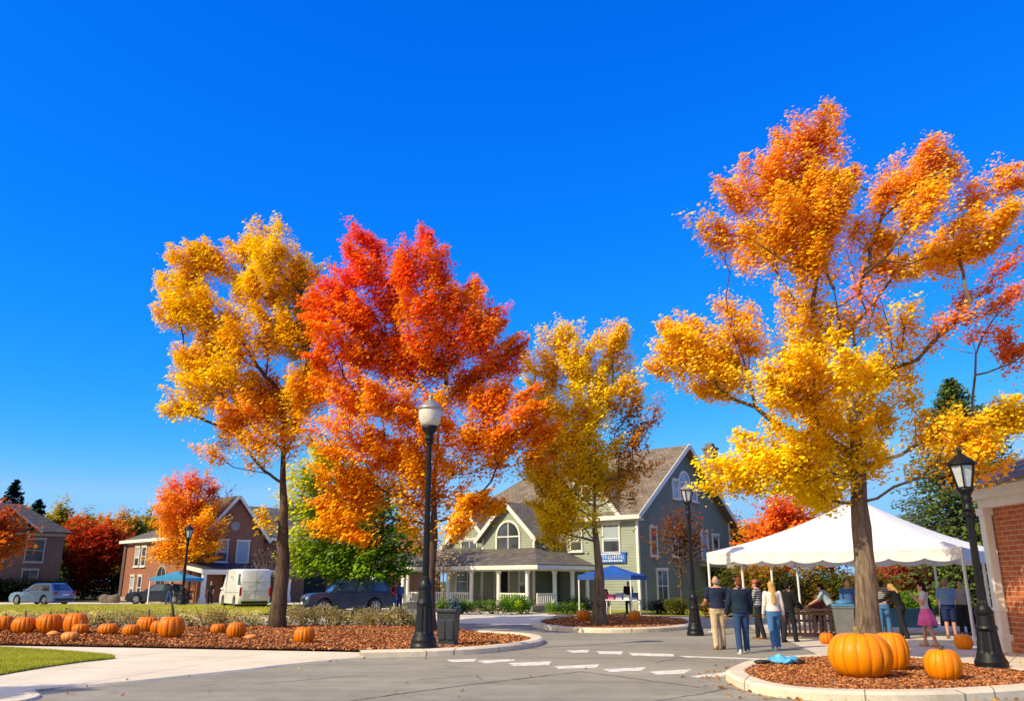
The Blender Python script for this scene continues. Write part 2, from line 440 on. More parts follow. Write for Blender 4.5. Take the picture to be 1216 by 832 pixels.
def np_mesh(name, verts, faces_n, mat, cols=None, parent=None, k=4):
    """quads or triangles laid out one after another (k verts each)"""
    me = bpy.data.meshes.new(name); nv = len(verts); nf = nv//k
    me.vertices.add(nv); me.vertices.foreach_set('co', np.asarray(verts, dtype=np.float32).ravel())
    me.loops.add(nv); me.loops.foreach_set('vertex_index', np.arange(nv, dtype=np.int32))
    me.polygons.add(nf); me.polygons.foreach_set('loop_start', np.arange(0, nv, k, dtype=np.int32))
    me.polygons.foreach_set('loop_total', np.full(nf, k, dtype=np.int32))
    me.update(calc_edges=True)
    if cols is not None:
        at = me.color_attributes.new('Col', 'FLOAT_COLOR', 'POINT')
        c = np.ones((nv, 4), dtype=np.float32); c[:, :3] = np.repeat(cols, k, axis=0) if len(cols) == nf else cols
        at.data.foreach_set('color', c.ravel())
    me.materials.append(mat)
    o = bpy.data.objects.new(name, me); COL.objects.link(o)
    if parent: o.parent = parent
    return o
# ------------------------------------------------------------------ trees
def leaf_quads(rng, cen, size, up=0.5, droop=0.0):
    """one folded rhombus leaf per centre"""
    n = len(cen)
    d = rng.normal(size=(n, 3)); d[:, 2] = np.abs(d[:, 2])*1.0+up; d += np.array(to_sun)*2.1; d /= np.linalg.norm(d, axis=1)[:, None]
    t = rng.normal(size=(n, 3)); t -= d*np.sum(t*d, axis=1)[:, None]; t /= np.linalg.norm(t, axis=1)[:, None]
    b = np.cross(d, t)
    s = size*(0.45+1.05*rng.random(n))[:, None]
    w = s*(0.36+0.14*rng.random(n))[:, None]
    f = s*0.16*(rng.random(n)-0.2)[:, None]
    v = np.empty((n, 4, 3))
    v[:, 0] = cen-t*s*0.55; v[:, 1] = cen+b*w+d*f; v[:, 2] = cen+t*s*0.55; v[:, 3] = cen-b*w+d*f
    return v.reshape(-1, 3)

def frustums(A, B, ra, rb, n=5):
    """tapered twig segments, all at once"""
    d = B-A; L = np.linalg.norm(d, axis=1); L[L < 1e-6] = 1e-6; d = d/L[:, None]
    ref = np.where(np.abs(d[:, :1]) < 0.8, np.array([[1., 0, 0]]), np.array([[0, 1., 0]]))
    x = ref-d*np.sum(ref*d, axis=1)[:, None]; x /= np.linalg.norm(x, axis=1)[:, None]; y = np.cross(d, x)
    out = []
    for k in range(n):
        a0, a1 = 2*pi*k/n, 2*pi*(k+1)/n
        o0 = x*cos(a0)+y*sin(a0); o1 = x*cos(a1)+y*sin(a1)
        q = np.empty((len(A), 4, 3))
        q[:, 0] = A+o0*ra[:, None]; q[:, 1] = A+o1*ra[:, None]; q[:, 2] = B+o1*rb[:, None]; q[:, 3] = B+o0*rb[:, None]
        out.append(q)
    return np.concatenate(out).reshape(-1, 3)

def skeleton(rng, trunk, targets, step=0.45, jit=0.06, updr=0.6, pathw=0.3):
    pos = [np.array(trunk[0], float)]; par = [-1]; plen = [0.0]
    for a, b in zip(trunk[:-1], trunk[1:]):
        a = np.array(a, float); b = np.array(b, float); k = max(1, int(np.linalg.norm(b-a)/0.4))
        for i in range(1, k+1):
            pos.append(a+(b-a)*i/k); par.append(len(pos)-2); plen.append(plen[-1]+np.linalg.norm(pos[-1]-pos[-2]))
    ntrunk = len(pos); first = int(ntrunk*0.45)
    for p in targets:
        arr = np.array(pos[first:]); pl = np.array(plen[first:])
        dv = p-arr; dist = np.linalg.norm(dv, axis=1); hor = np.linalg.norm(dv[:, :2], axis=1)
        cost = dist+pathw*pl+updr*np.maximum(0, arr[:, 2]-p[2]+0.35*hor)+1.3*np.maximum(0, np.linalg.norm(arr[:, :2], axis=1)-np.linalg.norm(p[:2])*.95)
        j = int(np.argmin(cost)); src = first+j
        a = arr[j]; L = dist[j]; k = max(1, int(L/step)); pr = src
        sag = np.array([0, 0, -0.12*hor[j]]) if p[2] > a[2]-0.3 else np.array([0, 0, 0.12*hor[j]])
        for i in range(1, k+1):
            f = i/k; q = a+(p-a)*f+sag*4*f*(1-f)*0.5
            if i < k: q = q+rng.normal(size=3)*jit*min(1.0, L/2)
            pos.append(q); par.append(pr); plen.append(plen[pr]+L/k); pr = len(pos)-1
    return np.array(pos), np.array(par), ntrunk

def grow(name, label, base, trunk, clumps, pal, seed, leaf=0.12, per=70, spread=0.32, dens=5.5, trunk_r=0.22,
         bark='bark', group=None, cat='tree', twig=0.011, flat=0.62, leafmat='leaf', flare=1.6, up=0.5, tops=None):
    """a tree of its own: trunk with limbs and twigs, and a crown of single leaves.
    trunk: points from the base up; clumps: (centre, radii, density, tint) in the tree's own metres"""
    rng = np.random.default_rng(seed)
    root = thing(name, label, cat, (base[0], base[1], base[2] if len(base) > 2 else 0), 0, group)
    trunk = [np.array(p, float) for p in trunk]
    fork = trunk[-1]
    heads = sorted([np.array(c[0], float) for c in clumps], key=lambda c: np.linalg.norm(c-trunk[len(trunk)//2]))
    cl = []; tint = []; dn = []
    for c, r, d, ti in clumps:
        c = np.array(c, float); r = np.array(r, float)
        vol = (r[0]*r[1]*r[2])**(2/3)
        k = max(3, int(dens*vol*d/(spread/0.32)**2*2.0))
        dr = rng.normal(size=(k, 3)); dr /= np.linalg.norm(dr, axis=1)[:, None]
        rad = rng.random(k)**(1/2.4)
        cl.append(c+dr*rad[:, None]*r); tint += [ti]*k; dn += [d]*k
    cl = np.concatenate(cl); tint = np.array(tint, float); dn = np.array(dn)
    order = np.argsort(np.linalg.norm(cl-trunk[len(trunk)//2], axis=1))
    cl = cl[order]; tint = tint[order]; dn = dn[order]
    pos, par, nt = skeleton(rng, trunk, heads+list(cl))
    n = len(pos); w = np.zeros(n); kids = np.zeros(n, int)
    for i in range(n-1, 0, -1): kids[par[i]] += 1
    r = np.zeros(n); acc = np.zeros(n); ex = 2.35
    for i in range(n-1, -1, -1):
        r[i] = max(twig, acc[i]**(1/ex)) if acc[i] > 0 else twig
        if par[i] >= 0: acc[par[i]] += r[i]**ex
    sc = .5*trunk_r/max(r[2], 1e-6)
    r = np.where(r > twig*1.5, np.maximum(twig, r*(0.35+0.65*sc) if sc < 1 else r*sc**0.6), r)
    # trunk: continuous tube
    tf = lambda f: 1-.62*f if f < .4 else max(.09, .66-.95*(f-.4))
    mb = MB(); ts = []; rs = []
    lastr = None
    for i in range(nt):
        f = i/(nt-1); rr = trunk_r*tf(f)
        rr *= 1+(flare-1)*math.exp(-np.linalg.norm(pos[i]-pos[0])/(trunk_r*1.6))
        ts.append(Vector(pos[i])+Vector((rng.normal(), rng.normal(), 0))*trunk_r*0.05*(0 if i == 0 else 1)); rs.append(rr)
    ts[0] = ts[0]-Vector((0, 0, 0.15))
    mb.tube(ts, rs, 14)
    for i in range(len(mb.v)):
        v = Vector(mb.v[i]); nn = mnoise.noise(Vector((v.x*5, v.y*5, v.z*0.8)))
        k = min(i//14, nt-1); cc = ts[k]; off = Vector((v.x-cc.x, v.y-cc.y, 0)); v += off*nn*0.22; mb.v[i] = tuple(v)
    tr = mb.build('trunk', M[bark], root, smooth=True)
    idx = np.arange(nt, n); pi_ = par[idx]
    ra = np.minimum(r[pi_], r[idx]*1.2); rb = r[idx]
    rt = np.array([trunk_r*tf(i/(nt-1)) for i in range(nt)])
    lim = np.where(pi_ < nt, rt[np.minimum(pi_, nt-1)]*0.75, .42*trunk_r); ra = np.minimum(ra, lim); rb = np.minimum(rb, np.maximum(lim*0.95, twig))
    q = frustums(pos[pi_], pos[idx]+(pos[idx]-pos[pi_])*0.06, ra, rb)
    np_mesh('limbs', q, None, M[bark], None, root)
    # leaves
    cnt = np.maximum(3, (per*dn*(0.55+0.9*rng.random(len(cl)))).astype(int))
    ci = np.repeat(np.arange(len(cl)), cnt)
    # sprays: leaves drawn out along the twig, which points outwards and upwards
    ax_ = cl-np.stack([np.interp(cl[:, 2]*.62, [0, trunk[-1][2]], [0, trunk[-1][0]]), np.zeros(len(cl)), cl[:, 2]*.62], 1)
    ax_ /= np.linalg.norm(ax_, axis=1)[:, None]; ax_ += rng.normal(size=ax_.shape)*.3; ax_ /= np.linalg.norm(ax_, axis=1)[:, None]
    sz = (spread*(0.7+0.6*rng.random(len(cl))))[ci]
    al = np.clip(rng.normal(size=len(ci)), -1.9, 1.9)*sz*1.45
    g = np.clip(rng.normal(size=(len(ci), 3)), -1.8, 1.8)*np.array([1, 1, flat])*(sz*(.80-.16*np.clip(al/sz, -1.5, 2)))[:, None]
    cen = cl[ci]+g+ax_[ci]*al[:, None]
    col = pal(rng, cen, cl[ci], tint[ci], rng.random(len(cl))[ci])
    v = leaf_quads(rng, cen, leaf, up)
    np_mesh('crown', v, None, M[leafmat], np.clip(col, 0.003, 0.98), root)
    return root

def pal_grad(stops, jitter=0.18, z0=0.0, z1=1.0, xw=0.0, x0=0, x1=1, tw=1.0, nl=0.22):
    """colour by tint plus height, with leaf to leaf change"""
    P_ = np.array([s[0] for s in stops]); C_ = np.array([lin(s[1]) for s in stops])
    C_ = C_*np.array([1.06, 1.08, .8])
    def f(rng, cen, cc, tint, cr):
        h = (cen[:, 2]-z0)/(z1-z0)
        x = (cen[:, 0]-x0)/(x1-x0)
        t = tint*tw+(1-tw)*h+xw*x+(cr-0.5)*nl+rng.normal(size=len(cen))*0.09
        t = np.clip(t, P_[0], P_[-1])
        col = np.stack([np.interp(t, P_, C_[:, k]) for k in range(3)], 1)
        col *= (1+(rng.random(len(cen))-0.5)*2*jitter)[:, None]
        col *= (1+(cr-0.5)*0.3)[:, None]
        return col
    return f

def px_clumps(base, lst, conv, depth=0.8, dyscale=1.0, seed=1, dscale=1.0, rs=1.0, zs=1.0):
    """clumps surveyed from the photograph, spread in depth so that the crown is round"""
    rg = random.Random(seed); out = []
    us = [conv(c[0], c[1])[0] for c in lst]; umid = (min(us)+max(us))/2; uh = max(1, (max(us)-min(us))/2)
    vs = [conv(c[0], c[1])[1] for c in lst]; vmid = (min(vs)+max(vs))/2; vh = max(1, (max(vs)-min(vs))/2)
    Y0 = base[1]; k = 1.06*Y0/FPX
    for c in lst:
        u, v, ru, rv = c[:4]; d = c[4] if len(c) > 4 else 1.0; ti = c[5] if len(c) > 5 else None
        (uu, vv) = conv(u, v); s_ = conv(u+ru, v)[0]-uu; sv = abs(conv(u, v+rv)[1]-vv)
        room = sqrt(max(0.05, 1-((uu-umid)/uh)**2*0.8-((vv-vmid)/vh)**2*0.55))
        dy = rg.uniform(-1, 1)*room*uh*k*depth*dyscale
        p = P(uu, vv, Y0+dy)
        out.append(((p.x-base[0], p.y-base[1], p.z*zs-(base[2] if len(base) > 2 else 0)), (max(.2, s_*k*rs), max(.25, (s_+sv)/2*k*1.15*rs), max(.2, sv*k*rs)), d*dscale, ti))
    return out

def settint(clumps, fn):
    return [(c, r, d, (fn(c) if ti is None else ti)) for c, r, d, ti in clumps]

def round_crown(rx, ry, z0, z1, n, seed, rr=0.38):
    """clumps over an egg-shaped crown"""
    rg = random.Random(seed); out = []; zc = (z0+z1)/2; rz = (z1-z0)/2
    for i in range(n):
        while True:
            x, y, z = rg.uniform(-1, 1), rg.uniform(-1, 1), rg.uniform(-1, 1)
            if 0.15 < x*x+y*y+z*z < 1: break
        k = rr*rg.uniform(.7, 1.2)
        taper = 1-0.25*max(0, z)
        out.append(((x*rx*taper*(1-k*.5), y*ry*taper*(1-k*.5), zc+z*rz*(1-k*.5)), (rx*k, ry*k, rz*k), 1.0, 0.5+0.5*z))
    return out

def conifer(name, label, loc, h, rad, seed, cols, n_br=150, leaf=0.3, group=None):
    rng = np.random.default_rng(seed)
    root = thing(name, label, 'tree', (*loc, 0), 0, group)
    MB().tube([(0, 0, -.1), (0, 0, h*.5), (0.05, 0, h*.97)], [h*.022, h*.014, .02], 10).build('trunk', M['bark'], root, smooth=True)
    cen = []; shade = []; A = []; B = []
    for i in range(n_br):
        f = (i+.5)/n_br; z = h*(0.08+0.9*f); L = rad*(1-f)**0.8*(0.72+0.45*rng.random())+0.12
        a = i*2.4+rng.normal()*.3; d = np.array([cos(a), sin(a), 0])
        tip = np.array([0, 0, z])+d*L+np.array([0, 0, L*(0.10-.42*(1-f))])
        A.append([0, 0, z]); B.append(tip)
        k = int(14+44*L/rad*1.6)
        s = rng.random(k)**.7
        p = np.array([0, 0, z])+np.outer(s, tip-np.array([0, 0, z]))
        side = np.array([-d[1], d[0], 0])
        p += np.outer(rng.normal(size=k)*(.10+.16*L*(1-s*.6)), side)+rng.normal(size=(k, 3))*[.05, .05, .10]
        p[:, 2] -= np.abs(rng.normal(size=k))*.13*L*.5
        cen.append(p); shade.append(np.full(k, rng.random())*.5+s*.5)
    cen = np.concatenate(cen); shade = np.concatenate(shade)
    c0, c1 = np.array(lin(cols[0])), np.array(lin(cols[1]))
    col = c0+(c1-c0)*np.clip(shade+rng.normal(size=len(shade))*.15, 0, 1)[:, None]
    np_mesh('limbs', frustums(np.array(A), np.array(B), np.full(len(A), .04), np.full(len(A), .012)), None, M['bark'], None, root)
    np_mesh('crown', leaf_quads(rng, cen, leaf, .3), None, M['needle'], col, root)
    return root

def leafy(name, parent, blobs, pal, seed, leaf=0.06, per=60, mat='leaf', up=.4, flat=.8):
    """foliage of a shrub: leaves through ellipsoids (centre, radii, tint)"""
    rng = np.random.default_rng(seed); C = []; T = []; K = []
    for c, r, ti in blobs:
        n = int(per*max(.2, (r[0]*r[1]*r[2])**(2/3)*8))+8
        d = rng.normal(size=(n, 3)); d /= np.linalg.norm(d, axis=1)[:, None]
        C.append(np.array(c)+d*(rng.random(n)**(1/3.5))[:, None]*np.array(r)); T.append(np.full(n, ti)); K.append(np.full(n, rng.random()))
    C = np.concatenate(C); T = np.concatenate(T); K = np.concatenate(K)
    C = C[C[:, 2] > .01]if False else C
    return np_mesh(name, leaf_quads(rng, C, leaf, up), None, M[mat], np.clip(pal(rng, C, C, T, K), .003, .95), parent)
# ------------------------------------------------------------------ ground
def sheet(name, pts, z, mat, kind='structure'):
    mb = MB(); mb.poly([(p[0], p[1], z) for p in pts]); o = mb.build(name, mat, fix=True)
    if o.data.polygons[0].normal.z < 0: o.data.flip_normals()
    o['kind'] = kind; return o
def smooth_loop(pts, k=4, closed=True):
    n = len(pts); out = []
    for i in range(n if closed else n-1):
        p0, p1, p2, p3 = (pts[(i+j-1) % n] if closed else pts[min(max(i+j-1, 0), n-1)] for j in range(4))
        for s in range(k):
            t = s/k
            out.append(tuple(0.5*((2*p1[a])+(-p0[a]+p2[a])*t+(2*p0[a]-5*p1[a]+4*p2[a]-p3[a])*t*t+(-p0[a]+3*p1[a]-3*p2[a]+p3[a])*t**3) for a in (0, 1)))
    if not closed: out.append(pts[-1])
    return out
def inside(p, poly):
    x, y = p; c = False; j = len(poly)-1
    for i in range(len(poly)):
        xi, yi = poly[i]; xj, yj = poly[j]
        if (yi > y) != (yj > y) and x < (xj-xi)*(y-yi)/(yj-yi)+xi: c = not c
        j = i
    return c
def inside_np(X, Y, poly):
    c = np.zeros(len(X), bool); j = len(poly)-1
    for i in range(len(poly)):
        xi, yi = poly[i]; xj, yj = poly[j]
        if yi != yj:
            k = ((yi > Y) != (yj > Y)) & (X < (xj-xi)*(Y-yi)/(yj-yi)+xi); c ^= k
        j = i
    return c
def ccw(pts):
    a = sum(pts[i][0]*pts[(i+1) % len(pts)][1]-pts[(i+1) % len(pts)][0]*pts[i][1] for i in range(len(pts)))
    return pts if a > 0 else pts[::-1]
def offset_pts(pts, d, closed):
    n = len(pts); out = []
    for i in range(n):
        a = Vector(pts[i-1] if (i or closed) else pts[i]); b = Vector(pts[(i+1) % n] if (closed or i < n-1) else pts[i])
        t = (b-a).normalized(); nn = Vector((-t.y, t.x)); out.append(tuple(Vector(pts[i])+nn*d))
    return out
def kerb(name, pts, w, h, closed, z0=-.02):
    """kerb stones along a line; d>0 is to the left of the walking direction"""
    inn = offset_pts(pts, w, closed); mid = offset_pts(pts, w*.18, closed); mi2 = offset_pts(pts, w*.85, closed)
    mb = MB(); prof = [(pts, z0), (pts, h-.04), (mid, h), (mi2, h), (inn, h-.03), (inn, z0)]; n = len(pts); o = 0
    vs = [(p[0], p[1], z) for ring, z in prof for p in ring]; fs = []
    for k in range(len(prof)-1):
        for i in range(n if closed else n-1):
            j = (i+1) % n; fs.append((k*n+i, k*n+j, (k+1)*n+j, (k+1)*n+i))
    mb.add(vs, fs)
    o = mb.build(name, M['curb'], fix=True); o['kind'] = 'structure'; return o

sheet('ground', [(-2500, -300), (2500, -300), (2500, 4000), (-2500, 4000)], -0.03, M['dirt'])
sheet('road', [(-70, -6), (70, -6), (70, 40.5), (-70, 40.5)], 0.0, M['asphalt'])

bed_front = [(-32, 22.6), G(-60, 767), G(0, 767.5), G(150, 770), G(300, 773), G(430, 775.5), G(470, 775)]
bed_tip = [G(470, 775), G(520, 774.5), G(580, 771.5), G(625, 767), G(640, 763.5), G(636, 760), G(612, 757), G(575, 755)]
bed_back = [G(575, 755), G(540, 749), G(500, 745.5), G(400, 745), G(300, 745), G(100, 747), G(0, 748), (-32, 29)]
BED = bed_front+bed_tip[1:]+bed_back[1:]
LB = 0.07
sheet('mulch_bed', BED, LB, M['mulch'])
kerb_line = smooth_loop([G(428, 781), G(470, 780), G(520, 778.5), G(580, 775), G(628, 769), G(645, 764), G(640, 759.5), G(615, 756), G(575, 753.8)], 4, False)
kerb('kerb', kerb_line, 0.34, 0.15, False)
walk = [(-32, 22.6)]+bed_front[1:6]+[G(432, 781.5), G(350, 789), G(300, 795), G(225, 803), G(150, 811), G(80, 817), G(40, 821), G(48, 827), G(30, 833), G(-40, 845), (-20, 11), (-32, 14)]
sheet('sidewalk', walk, 0.03, M['concrete'])
kl = smooth_loop([G(-40, 845), G(30, 833.5), G(49, 827.3), G(40, 821.3), G(80, 817.3), G(150, 811.4), G(225, 803.4), G(300, 795.4), G(350, 789.4), G(432, 781.9)], 3, False)
kerb('sidewalk_edge', kl, 0.16, 0.036, False)
LAWN = [(-30, 21.6), G(-60, 770.4), G(0, 771.8), G(30, 773.4), G(60, 775.2), G(90, 777.6), G(115, 779.8), G(130, 781.2), G(136.5, 782.6), G(133, 783.8), G(122, 785), G(100, 787.3), G(60, 793), G(30, 798), G(0, 803.5), G(-60, 815), (-30, 11.6)]
sheet('near_lawn', LAWN, 0.045, M['grass'])
sheet('back_path', [(-40, 34.2), G(340, 738), G(500, 738.5), G(600, 741), G(628, 741.5), (2.2, 42), (-40, 39.5)], 0.006, M['concrete'])
sheet('far_lawn', [(-75, 40.0), (-14.5, 40.0), (-12.6, 44), (-14, 58.3), (-75, 58.3)], 0.02, M['farlawn'])
sheet('back_street', [(-120, 58.5), (-12, 58.5), (-8, 44), (0, 40.6), (3, 42.5), (-2, 52), (-10, 67), (-120, 69)], 0.001, M['concrete'])
sheet('house_lawn', [(3.2, 41.5), (9, 40.6), (30, 40.6), (40, 60), (-2, 56)], 0.02, M['farlawn'])
PLAZA = [G(985, 784), G(960, 772), G(930, 758), G(900, 748), G(880, 742), (40, 40), (40, 8), G(1300, 812), G(1216, 799.5), G(1100, 786)]
sheet('plaza', PLAZA, 0.012, M['plaza'])

ISL = ccw(smooth_loop([G(632, 742.5), G(650, 747.5), G(690, 750.5), G(740, 751), G(795, 749), G(826, 744.5), G(820, 738.5), G(780, 734.5), G(730, 732.5), G(680, 734), G(645, 738)], 4))
kerb('island_kerb', ISL, 0.36, 0.15, True)
ISLI = offset_pts(ISL, 0.3, True); sheet('island_mulch', ISLI, 0.10, M['mulch'])
RIS = ccw(smooth_loop([G(862, 806.5), G(870, 799), G(892, 791.5), G(940, 786), G(1000, 784), G(1080, 786.5), G(1160, 794), G(1216, 801.5), G(1290, 812), G(1260, 823), G(1180, 830.5), G(1090, 834), G(1000, 833), G(930, 828), G(885, 819)], 4))
kerb('planter_kerb', RIS, 0.36, 0.14, True)
RISI = offset_pts(RIS, 0.3, True); sheet('planter_mulch', RISI, 0.10, M['mulch'])

def chips(name, poly, z, n, seed, size, dead_leaves=0.03):
    rng = np.random.default_rng(seed); pp = np.array(poly)
    X = rng.uniform(pp[:, 0].min(), pp[:, 0].max(), n*3); Y = rng.uniform(pp[:, 1].min(), pp[:, 1].max(), n*3)
    k = inside_np(X, Y, poly); X = X[k][:n]; Y = Y[k][:n]; m = len(X)
    cen = np.stack([X, Y, z+rng.random(m)*size*.7], 1)
    v = leaf_quads(rng, cen, size, .9)
    c = np.array([[.07, .024, .010], [.22, .072, .030], [.36, .13, .055], [.48, .22, .11], [.14, .045, .018]])[rng.integers(0, 5, m)]*(.7+.6*rng.random(m))[:, None]
    lf = rng.random(m) < dead_leaves; c[lf] = np.array([.62, .24, .03])*(.6+.6*rng.random(lf.sum()))[:, None]
    o = np_mesh(name, v, None, M['chips'], c)
    tag(o, kind='stuff'); return o
tag(chips('bark_chips', BED, LB, 110000, 3, .06), 'rust brown bark chips covering the long pumpkin bed', 'mulch')
tag(chips('bark_chips', RISI, .10, 60000, 4, .042, .05), 'rust brown bark chips around the big yellow pumpkins', 'mulch')
tag(chips('bark_chips', ISLI, .10, 22000, 5, .065), 'rust brown bark chips in the middle kerbed island', 'mulch')

def blades(name, poly, z, n, seed, h, cols, label):
    rng = np.random.default_rng(seed); pp = np.array(poly)
    X = rng.uniform(pp[:, 0].min(), pp[:, 0].max(), n*3); Y = rng.uniform(pp[:, 1].min(), pp[:, 1].max(), n*3)
    k = inside_np(X, Y, poly); X = X[k][:n]; Y = Y[k][:n]; m = len(X)
    a = rng.uniform(0, pi, m); w = h*.16*(.7+.6*rng.random(m)); hh = h*(.5+.8*rng.random(m)); lx, ly = rng.normal(size=(2, m))*h*.3
    v = np.empty((m, 3, 3)); v[:, 0] = np.stack([X-w*np.cos(a), Y-w*np.sin(a), np.full(m, z)], 1); v[:, 1] = np.stack([X+w*np.cos(a), Y+w*np.sin(a), np.full(m, z)], 1); v[:, 2] = np.stack([X+lx, Y+ly, z+hh], 1)
    c0, c1 = np.array(cols[0]), np.array(cols[1]); f = np.clip(rng.random(m)*.7+.3*np.sin(X*.9+np.sin(Y*1.3)*2)**2, 0, 1)[:, None]
    o = np_mesh(name, v.reshape(-1, 3), None, M['blades'], c0+(c1-c0)*f, None, 3)
    tag(o, label, 'grass', kind='stuff'); return o
vis_lawn = [p for p in LAWN]
blades('grass', [G(-30, 771)]+LAWN[2:15]+[G(-30, 809)], .045, 60000, 8, .06, ((.34, .38, .02), (.66, .62, .09)), 'short bright green grass of the lawn beside the pavement')
blades('grass', [(-45, 40.1), (-14.6, 40.1), (-12.8, 44), (-14.2, 58), (-45, 58)], .02, 60000, 9, .13, ((.42, .42, .04), (.68, .62, .10)), 'sunlit yellow green grass beyond the pumpkin bed')
# crosswalk marks: row of dashes
def dash(u, v, w=1.15, l=.62, rz=0.0, z=.004):
    x, y = G(u, v); c, s = cos(rz), sin(rz)
    pts = [(-w/2, -l/2), (w/2, -l/2), (w/2, l/2), (-w/2, l/2)]
    return [(x+a*c-b*s, y+a*s+b*c, z) for a, b in pts]
mb = MB()
# the crossing: white blocks surveyed corner by corner
def fat(q):
    vm_ = sum(p[1] for p in q)/len(q); return [(u, v+(.55 if v > vm_ else -.35)) for u, v in q]
for q in ([(530, 783.2), (566, 782), (563, 784.6), (536, 785.2)], [(566, 784.5), (609, 782.4), (612, 784.4), (576, 786.8)], [(604, 787), (655, 785.2), (652, 788.6), (610, 790)],
          [(658, 791), (712, 788.6), (708, 792), (664, 793.3)], [(716, 794.6), (768, 792), (762, 795.2), (724, 797)], [(771, 797.4), (822, 794.5), (812, 799), (780, 800.2)], [(819, 802), (862, 797.8), (860, 802.5), (828, 803.6)]):
    mb.poly([(*G(u, v), .004) for u, v in fat(q)])
for q in ([(672, 772.2), (700, 771.4), (698, 773.8), (680, 774.2)], [(708, 773.2), (740, 773.2), (738, 776), (712, 775.4)], [(746, 775), (800, 776.4), (800, 778.6), (752, 777.6)], [(806, 778.6), (930, 781.6), (980, 782.2), (980, 783.4), (930, 783.2), (812, 780.4)]):
    mb.poly([(*G(u, v), .004) for u, v in fat(q)])
o = mb.build('crosswalk_marking', M['paint_line'], fix=True); o['kind'] = 'structure'
for p in o.data.polygons:
    if p.normal.z < 0: p.flip()

# tar sealed cracks across the asphalt
def crack(name, pts, w, seed):
    rg = random.Random(seed); line = []
    for a, b in zip(pts[:-1], pts[1:]):
        a = G(*a); b = G(*b); n = max(3, int((Vector(b)-Vector(a)).length/.12))
        for i in range(n): line.append((lerp2(a[0], b[0], i/n)+rg.uniform(-.018, .018), lerp2(a[1], b[1], i/n)+rg.uniform(-.018, .018)))
    line.append(G(*pts[-1])); ww = [w*rg.uniform(.3, 1.2) for _ in line]
    vs = []; 
    for i, p in enumerate(line):
        t = (Vector(line[min(i+1, len(line)-1)])-Vector(line[max(0, i-1)])).normalized(); nn = Vector((-t.y, t.x))*ww[i]/2
        vs += [(p[0]+nn.x, p[1]+nn.y, .003), (p[0]-nn.x, p[1]-nn.y, .003)]
    mb = MB(); mb.add(vs, [(2*i, 2*i+1, 2*i+3, 2*i+2) for i in range(len(line)-1)]); o = mb.build(name, M['tar'], fix=True); o['kind'] = 'structure'
    for p in o.data.polygons:
        if p.normal.z < 0: p.flip()
def lerp2(a, b, t): return a+(b-a)*t
M['tar'] = plain('crack_tar', (.07, .065, .06), .9, .3)
crack('road_crack', [(408, 833), (470, 824), (560, 812), (640, 803), (690, 797)], .055, 1)
crack('road_crack', [(690, 797), (760, 806), (832, 816)], .04, 2)
crack('road_crack', [(780, 786), (815, 778.5)], .035, 3)
crack('road_crack', [(500, 806), (565, 802), (572, 806)], .03, 4)
crack('road_crack', [(760, 835), (840, 822), (868, 816)], .04, 5)
crack('road_crack', [(300, 812), (420, 802)], .025, 6)

# fallen leaves on the paving
rng = np.random.default_rng(77); L_ = []
for (u0, u1, v0, v1, n) in ((840, 1216, 783, 832, 60), (640, 900, 752, 800, 14), (0, 640, 776, 832, 18), (430, 660, 764, 784, 22), (1000, 1216, 762, 800, 40)):
    for _ in range(n): g = G(rng.uniform(u0, u1), rng.uniform(v0, v1)); L_.append((g[0], g[1], .045 if inside(g, walk) else .02))
for k in range(420):
    i = rng.integers(0, len(RIS)); p = RIS[i]; q = offset_pts(RIS, -abs(rng.normal())*.25-.03, True)[i]; L_.append((q[0]+rng.normal()*.1, q[1]+rng.normal()*.1, .018))
L_ = np.array(L_); v = leaf_quads(rng, L_, .055, 1.6); cc = np.array([[.50, .22, .05], [.36, .14, .05], [.26, .13, .06], [.62, .36, .08]])[rng.integers(0, 4, len(L_))]*(.6+.6*rng.random(len(L_)))[:, None]
o = np_mesh('fallen_leaves', v, None, M['leaf'], cc); tag(o, 'scattered fallen leaves lying on the road and pavement', 'leaves', kind='stuff')
# ------------------------------------------------------------------ the trees
ORANGE = [(0, '#ffde1a'), (.25, '#ffd21e'), (.55, '#ffc22e'), (.8, '#ffb04a'), (1, '#e87c3a')]
idc = lambda u, v: (u, v)
